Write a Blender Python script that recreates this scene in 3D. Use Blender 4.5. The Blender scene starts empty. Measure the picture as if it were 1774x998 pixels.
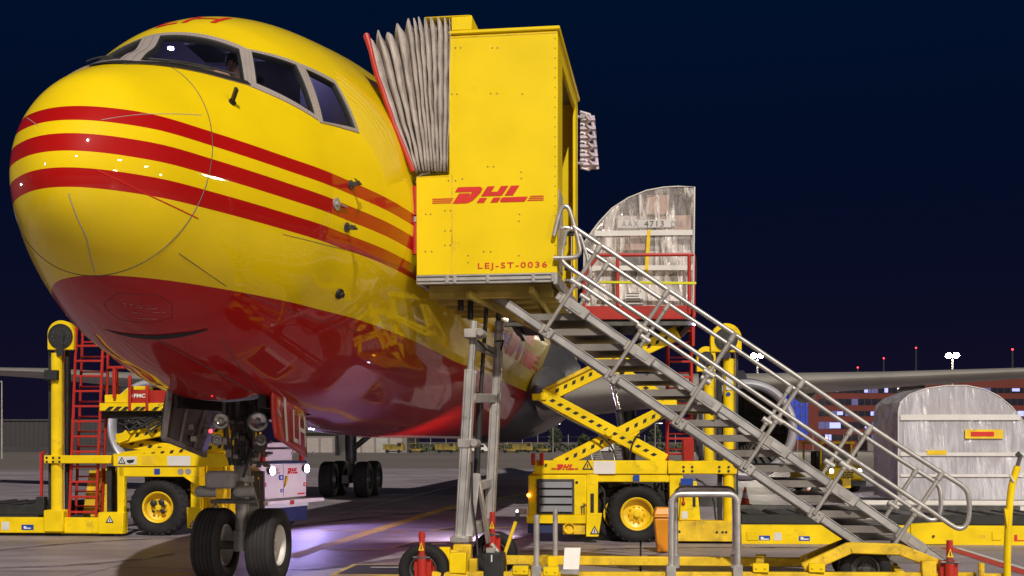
import bpy, bmesh, math, random
from mathutils import Vector, Matrix
from mathutils.bvhtree import BVHTree
random.seed(7)
scene = bpy.context.scene
COL = scene.collection
R = math.radians

# ------------------------------------------------------------------ camera
FPX, CX, HY, EYE = 2000.0, 887.0, 765.0, 1.8      # focal length in photo pixels, principal point, eye height
cam_data = bpy.data.cameras.new('camera')
cam = bpy.data.objects.new('camera', cam_data)
COL.objects.link(cam)
cam.location = (0, 0, EYE)
cam.rotation_euler = (R(90), 0, 0)
cam_data.sensor_width = 36.0
cam_data.lens = 36.0 * FPX / 1774.0
cam_data.shift_y = (HY - 499.0) / 1774.0
cam_data.clip_start = 0.1
cam_data.clip_end = 4000
scene.camera = cam

# ------------------------------------------------------------------ night sky, key floodlight, exposure
w = bpy.data.worlds.new('World')
scene.world = w
w.use_nodes = True
wn, wl = w.node_tree.nodes, w.node_tree.links
bg = wn['Background']
tc = wn.new('ShaderNodeTexCoord')
sx = wn.new('ShaderNodeSeparateXYZ')
cr = wn.new('ShaderNodeValToRGB')
wl.new(tc.outputs['Generated'], sx.inputs[0])
wl.new(sx.outputs['Z'], cr.inputs[0])
wl.new(cr.outputs['Color'], bg.inputs['Color'])
e = cr.color_ramp.elements
e[0].position = 0.0; e[0].color = (0.0085, 0.0062, 0.0200, 1)
e[1].position = 0.40; e[1].color = (0.0003, 0.0070, 0.0290, 1)
k = e.new(0.10); k.color = (0.0042, 0.0045, 0.0195, 1)
k = e.new(0.22); k.color = (0.0012, 0.0045, 0.0200, 1)
bg.inputs['Strength'].default_value = 1.0

SUN_AZ, SUN_EL = 7.0, 42.0         # light comes high from behind the camera
sd = bpy.data.lights.new('apron_key_light', 'SUN')
sd.energy = 3.9; sd.angle = R(1.0); sd.color = (1.0, 0.95, 0.84)
sun = bpy.data.objects.new('apron_key_light', sd)
COL.objects.link(sun)
Ldir = Vector((math.sin(R(SUN_AZ)) * math.cos(R(SUN_EL)), -math.cos(R(SUN_AZ)) * math.cos(R(SUN_EL)), math.sin(R(SUN_EL))))
sun.rotation_euler = Ldir.to_track_quat('Z', 'Y').to_euler()
sun.location = (20, -40, 30)

scene.view_settings.view_transform = 'Standard'
scene.view_settings.look = 'None'
scene.view_settings.exposure = -0.2
scene.view_settings.gamma = 1.0
scene.cycles.use_denoising = True
scene.cycles.max_bounces = 8
scene.cycles.sample_clamp_indirect = 4.0

# ------------------------------------------------------------------ materials
MATS = {}
def _rgba(c): return (c[0], c[1], c[2], 1.0)
def pm(name, base, rough=0.5, metal=0.0, coat=0.0, var=0.12, scale=3.0, bump=0.0, bscale=40.0, dirt=0.0, dcol=(0.03, 0.025, 0.02), dscale=2.0, emit=None, estr=0.0, rvar=0.1, stretch=None, spec=0.5):
    m = bpy.data.materials.new(name); m.use_nodes = True
    n, l = m.node_tree.nodes, m.node_tree.links
    b = n['Principled BSDF']
    t = n.new('ShaderNodeTexCoord')
    src = t.outputs['Object']
    if stretch:
        mp = n.new('ShaderNodeMapping'); mp.inputs['Scale'].default_value = stretch
        l.new(src, mp.inputs[0]); src = mp.outputs[0]
    nz = n.new('ShaderNodeTexNoise'); nz.inputs['Scale'].default_value = scale; nz.inputs['Detail'].default_value = 6
    l.new(src, nz.inputs['Vector'])
    mr = n.new('ShaderNodeMapRange')
    mr.inputs[1].default_value = .3; mr.inputs[2].default_value = .7
    mr.inputs[3].default_value = 1 - var; mr.inputs[4].default_value = 1 + var
    l.new(nz.outputs['Fac'], mr.inputs[0])
    mx = n.new('ShaderNodeVectorMath'); mx.operation = 'SCALE'
    mx.inputs[0].default_value = base
    l.new(mr.outputs[0], mx.inputs['Scale'])
    col = mx.outputs[0]
    if dirt > 0:
        n2 = n.new('ShaderNodeTexNoise'); n2.inputs['Scale'].default_value = dscale; n2.inputs['Detail'].default_value = 9; n2.inputs['Roughness'].default_value = .7
        l.new(src, n2.inputs['Vector'])
        m2 = n.new('ShaderNodeMapRange'); m2.inputs[1].default_value = .66 - .2 * dirt; m2.inputs[2].default_value = .74; m2.inputs[3].default_value = 0; m2.inputs[4].default_value = min(1, .5 + dirt * .5)
        l.new(n2.outputs['Fac'], m2.inputs[0])
        mix = n.new('ShaderNodeMix'); mix.data_type = 'RGBA'
        l.new(m2.outputs[0], mix.inputs[0]); l.new(col, mix.inputs[6]); mix.inputs[7].default_value = _rgba(dcol)
        col = mix.outputs[2]
    l.new(col, b.inputs['Base Color'])
    r2 = n.new('ShaderNodeMapRange'); r2.inputs[3].default_value = max(0.02, rough - rvar * .5); r2.inputs[4].default_value = min(1, rough + rvar)
    l.new(nz.outputs['Fac'], r2.inputs[0]); l.new(r2.outputs[0], b.inputs['Roughness'])
    b.inputs['Metallic'].default_value = metal; b.inputs['Specular IOR Level'].default_value = spec
    b.inputs['Coat Weight'].default_value = coat; b.inputs['Coat Roughness'].default_value = .06
    if bump > 0:
        n3 = n.new('ShaderNodeTexNoise'); n3.inputs['Scale'].default_value = bscale; n3.inputs['Detail'].default_value = 4
        l.new(src, n3.inputs['Vector'])
        bp = n.new('ShaderNodeBump'); bp.inputs['Strength'].default_value = bump; bp.inputs['Distance'].default_value = .02
        l.new(n3.outputs['Fac'], bp.inputs['Height']); l.new(bp.outputs[0], b.inputs['Normal'])
    if emit:
        b.inputs['Emission Color'].default_value = _rgba(emit); b.inputs['Emission Strength'].default_value = estr
    MATS[name] = m
    return m

YEL = (0.86, 0.55, 0.004)
M_yel = pm('yellow_canopy_paint', (0.80, 0.57, 0.001), .48, spec=.22, var=.08, scale=1.1, bump=.10, bscale=1.6, dirt=.16, dcol=(.45, .3, .03), dscale=3)
M_ylo = pm('yellow_machine_paint', (0.80, 0.55, 0.003), .45, spec=.25, var=.14, scale=2.5, dirt=.42, dcol=(.20, .13, .03), dscale=2.6, bump=.05)
M_yold = pm('scuffed_yellow_steel', (0.72, 0.46, 0.01), .55, var=.22, scale=4, dirt=.75, dcol=(.13, .08, .03), dscale=5, bump=.1)
M_red = pm('red_machine_paint', (0.36, 0.014, 0.007), .45, coat=.1, var=.15, scale=3, dirt=.2)
M_rtube = pm('bright_red_paint', (0.42, 0.016, 0.008), .45, coat=.1, var=.12)
M_rprint = pm('red_lettering', (0.60, 0.016, 0.008), .5, var=.05)
M_wprint = pm('white_lettering', (0.75, 0.73, 0.70), .5, var=.05)
M_kprint = pm('black_lettering', (0.012, 0.012, 0.012), .5, var=.05)
M_gprint = pm('grey_lettering', (0.25, 0.23, 0.24), .5, var=.05)
M_bsign = pm('blue_sticker', (0.01, 0.05, 0.30), .4, var=.08)
M_wsign = pm('white_sticker', (0.62, 0.60, 0.58), .5, var=.08, dirt=.25, dcol=(.3, .28, .24))
M_alu = pm('brushed_aluminium', (0.60, 0.57, 0.56), .38, metal=.75, var=.14, scale=5, dirt=.25, dcol=(.2, .18, .17), dscale=4)
M_alud = pm('weathered_aluminium', (0.42, 0.39, 0.37), .48, metal=.55, var=.2, scale=4, dirt=.4, dcol=(.13, .11, .10), dscale=3)
M_tube = pm('galvanised_tube', (0.52, 0.49, 0.47), .36, metal=.7, var=.14, scale=8)
M_steel = pm('dark_steel', (0.10, 0.095, 0.09), .45, metal=.5, var=.3, scale=6)
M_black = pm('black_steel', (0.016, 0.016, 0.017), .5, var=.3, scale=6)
M_chrome = pm('chrome_ram', (0.75, 0.74, 0.76), .12, metal=1, var=.05)
M_rub = pm('black_rubber', (0.013, 0.012, 0.013), .75, spec=.3, var=.35, scale=5, dirt=.3, dcol=(.035, .03, .03), dscale=6, bump=.15, bscale=60)
M_rub2 = pm('grey_worn_rubber', (0.024, 0.021, 0.022), .7, spec=.3, var=.25, scale=6, bump=.1, bscale=80)
M_rim = pm('white_rim_paint', (0.62, 0.58, 0.54), .45, var=.12, dirt=.3, dscale=8)
M_yrim = pm('yellow_rim_paint', (0.80, 0.52, 0.01), .4, coat=.2, var=.15, dirt=.4, dcol=(.12, .08, .03), dscale=7)
M_grey = pm('grey_gear_paint', (0.24, 0.22, 0.21), .42, coat=.1, var=.2, scale=7, dirt=.5, dcol=(.06, .05, .05), dscale=8)
M_trim = pm('window_frame_grey', (0.34, 0.285, 0.27), .45, var=.08)
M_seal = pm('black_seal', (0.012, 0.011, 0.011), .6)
M_white = pm('white_vehicle_paint', (0.72, 0.66, 0.62), .35, coat=.3, var=.06, dirt=.12, dcol=(.35, .3, .28))
M_navy = pm('navy_skirt', (0.015, 0.022, 0.075), .6, var=.2)
M_fabric = pm('grey_bellows_fabric', (0.40, 0.345, 0.32), .48, var=.2, scale=5, bump=.9, bscale=7)
M_orange = pm('orange_plastic', (0.72, 0.26, 0.01), .4, var=.1, dirt=.2, dcol=(.3, .12, .02))
M_cone = pm('orange_red_cone', (0.75, 0.10, 0.02), .5, var=.1)
M_wing = pm('grey_wing_paint', (0.24, 0.22, 0.20), .40, coat=.1, var=.12, scale=.6, dirt=.2, dcol=(.1, .09, .08))
M_fair = pm('dark_grey_fairing', (0.065, 0.062, 0.066), .36, coat=.2, var=.12, scale=.8)
M_lip = pm('polished_inlet_lip', (0.72, 0.70, 0.76), .34, metal=.55, var=.06)
M_lamp = pm('white_lamp_lens', (0.8, 0.8, 0.8), .2, emit=(1, .95, .85), estr=60)
M_redlamp = pm('red_lamp', (0.5, 0.01, 0.01), .3, emit=(1, .03, .04), estr=9)
M_amber = pm('amber_lamp', (0.6, 0.2, 0.02), .3, emit=(1, .35, .05), estr=9)
M_bluelamp = pm('blue_white_headlamp', (0.8, 0.8, 0.9), .2, emit=(.62, .60, 1), estr=45)
M_reflector = pm('mirror_reflector', (0.75, 0.74, 0.72), .08, metal=1)

def simple_glass(name, tint, clear, rough=.03, base=(.01, .012, .016)):
    m = bpy.data.materials.new(name); m.use_nodes = True
    n, l = m.node_tree.nodes, m.node_tree.links
    b = n['Principled BSDF']; o = n['Material Output']
    b.inputs['Base Color'].default_value = _rgba(base); b.inputs['Roughness'].default_value = rough
    tr = n.new('ShaderNodeBsdfTransparent'); tr.inputs[0].default_value = _rgba(tint)
    mx = n.new('ShaderNodeMixShader'); mx.inputs[0].default_value = clear
    l.new(b.outputs[0], mx.inputs[1]); l.new(tr.outputs[0], mx.inputs[2]); l.new(mx.outputs[0], o.inputs[0])
    MATS[name] = m
    return m
M_glass = simple_glass('cockpit_glass', (.92, .94, 1), .86)
M_dglass = simple_glass('dark_cab_glass', (.5, .5, .5), .55)
M_lens = simple_glass('lamp_glass', (1, 1, 1), .8, base=(.3, .3, .3))

# ------------------------------------------------------------------ mesh helpers
def V(*a): return Vector(a)
def soft(pts, it=2):                 # round the corners of a bent tube
    pts = [Vector(p) for p in pts]
    for _ in range(it):
        out = [pts[0]]
        for a, b_ in zip(pts, pts[1:]): out += [a.lerp(b_, .25), a.lerp(b_, .75)]
        pts = out + [pts[-1]]
    return pts
class MB:
    def __init__(s): s.v = []; s.f = []
    def add(s, vs, fs):
        o = len(s.v); s.v += [tuple(p) for p in vs]; s.f += [tuple(i + o for i in f) for f in fs]
        return s
    def box(s, x0, x1, y0, y1, z0, z1):
        p = [(x, y, z) for z in (z0, z1) for y in (y0, y1) for x in (x0, x1)]
        return s.add(p, [(0, 2, 3, 1), (4, 5, 7, 6), (0, 1, 5, 4), (2, 6, 7, 3), (0, 4, 6, 2), (1, 3, 7, 5)])
    def beam(s, p, q, w, h, up=(0, 0, 1)):
        p, q = Vector(p), Vector(q); d = (q - p).normalized(); up = Vector(up)
        a = d.cross(up)
        if a.length < 1e-4: a = d.cross(Vector((0, 1, 0)))
        a.normalize(); b = a.cross(d).normalized()
        a = a * (w / 2); b = b * (h / 2)
        vs = [c + i * a + j * b for c in (p, q) for i, j in ((-1, -1), (1, -1), (1, 1), (-1, 1))]
        return s.add(vs, [(0, 1, 2, 3), (4, 7, 6, 5), (0, 4, 5, 1), (1, 5, 6, 2), (2, 6, 7, 3), (3, 7, 4, 0)])
    def tube(s, pts, r, n=10, closed=False, r1=None):
        pts = [Vector(p) for p in pts]; m = len(pts); rings = []
        prev = None
        for i, p in enumerate(pts):
            if closed: d = pts[(i + 1) % m] - pts[i - 1]
            else: d = pts[min(i + 1, m - 1)] - pts[max(i - 1, 0)]
            d.normalize()
            if prev is None:
                a = d.cross(Vector((0, 0, 1)))
                if a.length < .05: a = d.cross(Vector((0, 1, 0)))
            else: a = prev - d * prev.dot(d)
            a.normalize(); prev = a; b = d.cross(a)
            rr = r if r1 is None else r + (r1 - r) * i / (m - 1)
            # widen at a corner so the tube keeps its width
            if 0 < i < m - 1 and not closed:
                c = (pts[i] - pts[i - 1]).normalized().dot((pts[i + 1] - pts[i]).normalized()); rr = rr / max(.75, math.sqrt(max(.1, (1 + c) / 2)))
            rings.append([p + a * (rr * math.cos(2 * math.pi * k / n)) + b * (rr * math.sin(2 * math.pi * k / n)) for k in range(n)])
        vs = [q for rg in rings for q in rg]; fs = []
        for i in range(m if closed else m - 1):
            j = (i + 1) % m
            fs += [(i * n + k, i * n + (k + 1) % n, j * n + (k + 1) % n, j * n + k) for k in range(n)]
        if not closed: fs += [tuple(range(n))[::-1], tuple((m - 1) * n + k for k in range(n))]
        return s.add(vs, fs)
    def cyl(s, p, q, r, n=16, r1=None): return s.tube([p, q], r, n, r1=r1)
    def prism(s, poly, vec):
        vec = Vector(vec); a = [Vector(p) for p in poly]; n = len(a)
        return s.add(a + [p + vec for p in a], [tuple(range(n))[::-1], tuple(range(n, 2 * n))] + [(i, (i + 1) % n, (i + 1) % n + n, i + n) for i in range(n)])
    def poly(s, pts): return s.add(pts, [tuple(range(len(pts)))])
    def lathe(s, c, ax, prof, n=32, close=False):
        c, ax = Vector(c), Vector(ax).normalized()
        a = ax.cross(Vector((0, 0, 1)))
        if a.length < .05: a = ax.cross(Vector((0, 1, 0)))
        a.normalize(); b = ax.cross(a); vs = []; fs = []; m = len(prof)
        for t, r in prof:
            for k in range(n):
                th = 2 * math.pi * k / n
                vs.append(c + ax * t + (a * math.cos(th) + b * math.sin(th)) * max(r, 1e-4))
        for i in range(m if close else m - 1):
            j = (i + 1) % m
            fs += [(i * n + k, i * n + (k + 1) % n, j * n + (k + 1) % n, j * n + k) for k in range(n)]
        return s.add(vs, fs)
    def sphere(s, c, r, n=12, sc=(1, 1, 1)):
        c = Vector(c); m = n // 2; vs = []; fs = []
        for i in range(m + 1):
            t = math.pi * i / m
            for k in range(n):
                p = 2 * math.pi * k / n
                vs.append(c + Vector((sc[0] * r * math.sin(t) * math.cos(p), sc[1] * r * math.sin(t) * math.sin(p), sc[2] * r * math.cos(t))))
        for i in range(m):
            fs += [(i * n + k, (i + 1) * n + k, (i + 1) * n + (k + 1) % n, i * n + (k + 1) % n) for k in range(n)]
        return s.add(vs, fs)
    def grid(s, rows):
        n = min(len(r) for r in rows); rows = [r[:n] for r in rows]; vs = [p for r in rows for p in r]
        return s.add(vs, [(i * n + k, i * n + k + 1, (i + 1) * n + k + 1, (i + 1) * n + k) for i in range(len(rows) - 1) for k in range(n - 1)])
    def build(s, name, mat, parent=None, bevel=0.0, smooth=True, seg=1, angle=35, label=None, kind=None, fix=True):
        me = bpy.data.meshes.new(name); me.from_pydata(s.v, [], s.f)
        bm = bmesh.new(); bm.from_mesh(me)
        if fix: bmesh.ops.recalc_face_normals(bm, faces=bm.faces)
        if smooth:
            for f in bm.faces: f.smooth = True
            for ed in bm.edges:
                if len(ed.link_faces) == 2 and ed.calc_face_angle(0) > R(angle): ed.smooth = False
        bm.to_mesh(me); bm.free()
        for m in (mat if isinstance(mat, (list, tuple)) else [mat]): me.materials.append(m)
        o = bpy.data.objects.new(name, me); COL.objects.link(o)
        if parent is not None: o.parent = parent
        if bevel > 0:
            b = o.modifiers.new('bevel', 'BEVEL'); b.width = bevel; b.segments = seg; b.limit_method = 'ANGLE'; b.angle_limit = R(40); b.harden_normals = False
        if label: o['label'] = label
        if kind: o['kind'] = kind
        return o
def tag(o, label, cat, group=None, kind=None):
    o['label'] = label
    if cat: o['category'] = cat
    if group: o['group'] = group
    if kind: o['kind'] = kind
    return o
def thing(name, label, cat, loc=(0, 0, 0), rotz=0.0, group=None):
    o = bpy.data.objects.new(name, None); COL.objects.link(o)
    o.empty_display_size = .3; o.location = loc; o.rotation_euler = (0, 0, rotz)
    return tag(o, label, cat, group)
def dup(o, parent=None):
    c = o.copy(); COL.objects.link(c)
    if parent is not None: c.parent = parent
    for ch in list(o.children): dup(ch, c)
    return c
def part_copy(o, shift):          # a further alike part on the same thing
    c = dup(o, o.parent); c.location = o.location + Vector(shift); return c

class Frame:                       # the local frame of a thing that stands at (ox, oy) turned by yaw
    def __init__(s, ox, oy, yaw): s.o = Vector((ox, oy, 0)); s.yaw = yaw; s.c, s.s = math.cos(yaw), math.sin(yaw)
    def loc(s, p):                 # world -> local
        d = Vector(p) - s.o
        return Vector((d.x * s.c + d.y * s.s, -d.x * s.s + d.y * s.c, d.z))
    def on(s, px, py, c):          # the point of the vertical plane local y = c that the photograph shows at (px, py)
        d = Vector(((px - CX) / FPX, 1.0, (HY - py) / FPX))
        nrm = Vector((-s.s, s.c, 0))
        t = (c + nrm.dot(s.o)) / nrm.dot(d)
        return s.loc(Vector((0, 0, EYE)) + d * t)
def P(px, py, Y): return Vector(((px - CX) / FPX * Y, Y, EYE + (HY - py) / FPX * Y))

def text(body, name, mat, parent, o, ex, ez, width=None, height=None, thick=.003, bold=.0, spacing=1.0, label=None):
    cu = bpy.data.curves.new(name, 'FONT'); cu.body = body; cu.size = 1; cu.offset = bold; cu.space_character = spacing; cu.resolution_u = 3
    t = bpy.data.objects.new(name, cu); COL.objects.link(t)
    me = bpy.data.meshes.new_from_object(t)
    bpy.data.objects.remove(t); bpy.data.curves.remove(cu)
    xs = [v.co.x for v in me.vertices]; ys = [v.co.y for v in me.vertices]
    x0, x1, y0, y1 = min(xs), max(xs), min(ys), max(ys)
    kx = width / (x1 - x0) if width else None; ky = height / (y1 - y0) if height else None
    kx = kx or ky; ky = ky or kx
    ex, ez = Vector(ex).normalized(), Vector(ez).normalized(); nrm = ex.cross(ez)
    mb = MB()
    vs = [Vector(o) + ex * ((v.co.x - x0) * kx) + ez * ((v.co.y - y0) * ky) + nrm * thick for v in me.vertices]
    mb.add(vs, [tuple(p.vertices) for p in me.polygons])
    bpy.data.meshes.remove(me)
    return mb.build(name, mat, parent, smooth=False, fix=False, label=label)

def express_logo(name, mat, parent, o, ex, ez, W, H, thick=.004, lines=True):
    # slanted three letter word mark with speed lines left and right
    ex, ez = Vector(ex).normalized(), Vector(ez).normalized(); nrm = ex.cross(ez)
    sh = .72
    letters = [
        [(.0, .0), (.95, .0), (1.22, .14), (1.34, .40), (.72, .40), (.78, .50), (.72, .62), (.0, .62)],       # D lower bowl
        [(-.35, .70), (.80, .70), (.80, .40), (1.32, .40), (1.42, .62), (1.36, .88), (1.12, 1.0), (-.35, 1.0)],
        [(1.60, .0), (2.08, .0), (2.08, .30), (1.60, .30)], [(2.50, .0), (2.98, .0), (2.98, .30), (2.50, .30)],
        [(1.60, .40), (2.98, .40), (2.98, 1.0), (2.50, 1.0), (2.50, .66), (2.08, .66), (2.08, 1.0), (1.60, 1.0)],
        [(3.15, .40), (3.70, .40), (3.70, 1.0), (3.15, 1.0)],
        [(3.20, .0), (4.75, .0), (4.75, .30), (3.10, .30), (3.05, .12)]]
    x0 = -1.35 if lines else -.0; x1 = 6.0 if lines else 4.95
    kx = W / (x1 - x0); mb = MB()
    def pt(x, y): return Vector(o) + ex * ((x - x0) * kx) + ez * (y * H) + nrm * thick
    for L in letters: mb.poly([pt(x + sh * y, y) for x, y in L])
    if lines:
        for y in (.04, .16, .28):
            mb.poly([pt(-1.35, y), pt(-.15 + sh * y, y), pt(-.15 + sh * (y + .06), y + .06), pt(-1.35, y + .06)])
            mb.poly([pt(4.9 + sh * y, y), pt(6.0, y), pt(6.0, y + .06), pt(4.9 + sh * (y + .06), y + .06)])
    return mb.build(name, mat, parent, smooth=False, fix=False)

def wheel(parent, name, c, ax, rad, wid, mt, mr, rimr=.55, outer=1, grooves=0, bolts=8, n=48, lugs=0):
    """tyre mesh (the part) with its rim as sub-part; ax points to the outer side"""
    h = wid / 2; k = rad - rimr * rad
    prof = [(-h * .72, rimr * rad), (-h * .95, rimr * rad + k * .25), (-h, rimr * rad + k * .55), (-h * .9, rad - k * .14), (-h * .70, rad - k * .03)]
    if grooves:
        for g in range(grooves):
            t = -h * .55 + 1.1 * h * g / (grooves - 1)
            prof += [(t - .012, rad), (t - .006, rad - .012), (t + .006, rad - .012), (t + .012, rad)]
    else: prof += [(-h * .4, rad), (h * .4, rad)]
    prof += [(h * .70, rad - k * .03), (h * .9, rad - k * .14), (h, rimr * rad + k * .55), (h * .95, rimr * rad + k * .25), (h * .72, rimr * rad), (h * .5, rimr * rad * .96), (-h * .5, rimr * rad * .96)]
    o = MB().lathe(c, ax, prof, n, close=True).build(name, mt, parent, angle=50)
    if lugs:
        a_ = Vector(ax).normalized(); u_ = a_.cross(Vector((0, 0, 1))).normalized(); v_ = a_.cross(u_); mb = MB()
        for k in range(lugs):
            t = 2 * math.pi * k / lugs
            for sd, dt in ((1, 0), (-1, .5)):
                t2 = t + dt * 2 * math.pi / lugs; d = u_ * math.cos(t2) + v_ * math.sin(t2); e_ = a_.cross(d)
                p = Vector(c) + d * (rad + .004) + a_ * (sd * h * .08); q = Vector(c) + d * (rad - k * 0 - .03) + a_ * (sd * h * .93) + e_ * .05
                mb.beam(p, q, .05, .034, up=d)
        mb.build('tread_lugs', mt, o, kind='stuff', bevel=.004)
    r = rimr * rad; mb = MB()
    mb.lathe(c, ax, [(h * .74, r), (h * .80, r * .96), (h * .72, r * .88), (h * .25, r * .80), (h * .10, r * .55), (h * .28, r * .40), (h * .34, r * .34), (h * .34, r * .2), (h * .6, r * .18), (h * .62, .001)], 32)
    mb.lathe(c, ax, [(-h * .74, r), (-h * .80, r * .95), (-h * .4, r * .8), (-h * .2, r * .4), (-h * .2, .001)], 24)
    a = Vector(ax).normalized(); u = a.cross(Vector((0, 0, 1))).normalized(); w_ = a.cross(u)
    for b in range(bolts):
        t = 2 * math.pi * b / bolts
        q = Vector(c) + (u * math.cos(t) + w_ * math.sin(t)) * (r * .46) + a * (h * .24)
        mb.cyl(q, q + a * .035, r * .05, 6)
    mb.build('rim', mr, o)
    return o

# ================================================================== setting: apron
ground_m = bpy.data.materials.new('apron_concrete'); ground_m.use_nodes = True
n, l = ground_m.node_tree.nodes, ground_m.node_tree.links
b = n['Principled BSDF']; t = n.new('ShaderNodeTexCoord'); g = n.new('ShaderNodeNewGeometry')
n1 = n.new('ShaderNodeTexNoise'); n1.inputs['Scale'].default_value = .22; n1.inputs['Detail'].default_value = 8; n1.inputs['Roughness'].default_value = .65
mp = n.new('ShaderNodeMapping'); mp.inputs['Scale'].default_value = (.35, 1.6, 1)
n2 = n.new('ShaderNodeTexNoise'); n2.inputs['Scale'].default_value = 1.1; n2.inputs['Detail'].default_value = 9; n2.inputs['Roughness'].default_value = .7
n3 = n.new('ShaderNodeTexNoise'); n3.inputs['Scale'].default_value = 60; n3.inputs['Detail'].default_value = 3
l.new(g.outputs['Position'], n1.inputs['Vector']); l.new(g.outputs['Position'], mp.inputs[0]); l.new(mp.outputs[0], n2.inputs['Vector']); l.new(g.outputs['Position'], n3.inputs['Vector'])
r1 = n.new('ShaderNodeValToRGB'); r1.color_ramp.elements[0].position = .36; r1.color_ramp.elements[0].color = (.145, .120, .138, 1); r1.color_ramp.elements[1].position = .64; r1.color_ramp.elements[1].color = (.40, .335, .375, 1)
ad = n.new('ShaderNodeMath'); ad.operation = 'MULTIPLY_ADD'; ad.inputs[1].default_value = .55
l.new(n2.outputs['Fac'], ad.inputs[0])
m1 = n.new('ShaderNodeMath'); m1.operation = 'MULTIPLY'; m1.inputs[1].default_value = .45; l.new(n1.outputs['Fac'], m1.inputs[0]); l.new(m1.outputs[0], ad.inputs[2])
l.new(ad.outputs[0], r1.inputs[0])
mg = n.new('ShaderNodeMix'); mg.data_type = 'RGBA'; mg.blend_type = 'MULTIPLY'; mg.inputs[0].default_value = .25
n4 = n.new('ShaderNodeTexNoise'); n4.inputs['Scale'].default_value = .55; n4.inputs['Detail'].default_value = 9; n4.inputs['Roughness'].default_value = .75; n4.inputs['Distortion'].default_value = .8
l.new(g.outputs['Position'], n4.inputs['Vector'])
q4 = n.new('ShaderNodeMapRange'); q4.inputs[1].default_value = .56; q4.inputs[2].default_value = .70; q4.inputs[4].default_value = .62; l.new(n4.outputs['Fac'], q4.inputs[0])
mst = n.new('ShaderNodeMix'); mst.data_type = 'RGBA'; l.new(q4.outputs[0], mst.inputs[0]); l.new(r1.outputs[0], mst.inputs[6]); mst.inputs[7].default_value = (.055, .045, .048, 1)
l.new(mst.outputs[2], mg.inputs[6]); l.new(n3.outputs['Color'], mg.inputs[7]); l.new(mg.outputs[2], b.inputs['Base Color'])
rr = n.new('ShaderNodeMapRange'); rr.inputs[3].default_value = .25; rr.inputs[4].default_value = .75
l.new(n2.outputs['Fac'], rr.inputs[0]); l.new(rr.outputs[0], b.inputs['Roughness'])
bp = n.new('ShaderNodeBump'); bp.inputs['Strength'].default_value = .25; bp.inputs['Distance'].default_value = .01
l.new(n3.outputs['Fac'], bp.inputs['Height']); l.new(bp.outputs[0], b.inputs['Normal'])
M_joint = pm('joint_sealant', (.035, .03, .03), .8)
M_conc2 = pm('far_apron', (.125, .102, .095), .75, var=.15, scale=.05)

gd = MB().add([(-1500, -300, -.06), (1500, -300, -.06), (1500, 3000, -.06), (-1500, 3000, -.06)], [(0, 1, 2, 3)]).build('ground', M_joint, kind='structure')
gd2 = MB().add([(-1500, 67.5, -.012), (1500, 67.5, -.012), (1500, 3000, -.012), (-1500, 3000, -.012)], [(0, 1, 2, 3)]).build('far_apron', M_conc2, kind='structure')
GYAW = -R(6.4)
SL = 7.5
slab_me = None
gc, gs = math.cos(GYAW), math.sin(GYAW)
for i in range(-7, 10):
    for j in range(-2, 10):
        u, v_ = i * SL, j * SL + .8
        x, y = u * gc - v_ * gs, u * gs + v_ * gc
        if y < -8 or y > 72 or abs(x) > 20 + y * .62: continue
        if slab_me is None:
            o = MB().box(0, SL - .03, 0, SL - .03, -.05, 0).build('slab', ground_m, gd, smooth=False)
            slab_me = o.data
        else:
            o = bpy.data.objects.new('slab', slab_me); COL.objects.link(o); o.parent = gd
        o.location = (x, y, 0); o.rotation_euler = (0, 0, GYAW)

M_ymark = pm('yellow_road_paint', (.52, .36, .06), .7, var=.2, scale=3, dirt=.6, dcol=(.16, .13, .10), dscale=4)
M_kmark = pm('black_road_paint', (.022, .02, .022), .7, var=.25, scale=3, dirt=.3, dcol=(.10, .09, .09), dscale=4)
M_wmark = pm('white_road_paint', (.55, .52, .50), .7, var=.15, dirt=.5, dcol=(.2, .18, .17), dscale=3)
M_rmark = pm('red_road_paint', (.45, .045, .03), .7, var=.15, dirt=.4, dcol=(.2, .14, .13), dscale=3)
def G(px, py):                       # a point on the apron
    Y = FPX * EYE / (py - HY); return Vector(((px - CX) / FPX * Y, Y, 0))
def strip(name, p, q, wdt, m, z, label=None):
    p, q = Vector(p), Vector(q); d = (q - p).normalized(); a = Vector((-d.y, d.x, 0)) * wdt / 2
    o = MB().poly([p - a + V(0, 0, z), q - a + V(0, 0, z), q + a + V(0, 0, z), p + a + V(0, 0, z)]).build(name, m, gd, smooth=False, kind=None)
    return o
strip('taxi_line', G(500, 966), G(786, 877), .30, M_ymark, .004)
strip('taxi_line', G(786, 877), G(1010, 838), .22, M_ymark, .004)
for a_, b_ in (((566, 952), (596, 952)), ((600, 953), (660, 953)), ((553, 919), (586, 919)), ((592, 919.5), (640, 920)), ((650, 921), (705, 921))):
    strip('dashed_line', G(*a_), G(*b_), .16, M_ymark, .008)
def stand_box(x0, y0, x1, y1, mark):
    A, B, C_, D = G(x0, y1), G(x1, y1), G(x1 + (x1 - x0) * .02, y0), G(x0 + 42, y0)
    z = V(0, 0, .004)
    MB().poly([A + z, B + z, C_ + z, D + z]).build('stand_marking', M_ymark, gd, smooth=False)
    c = (A + B + C_ + D) / 4
    q = [c + (p - c) * .86 + V(0, 0, .008) for p in (A, B, C_, D)]
    o = MB().poly(q).build('stand_panel', M_kmark, gd, smooth=False)
    ex = (q[1] - q[0]).normalized(); ey = ((q[3] - q[0]) + (q[2] - q[1])).normalized()
    text(mark, 'stand_number', M_ymark if mark == '7' else M_wmark, gd, q[0] + ex * .35 + ey * .2, ex, ey, width=1.2, height=(q[3] - q[0]).length * .55, thick=.004)
M_tyrem = bpy.data.materials.new('rubber_tyre_mark'); M_tyrem.use_nodes = True
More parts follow.
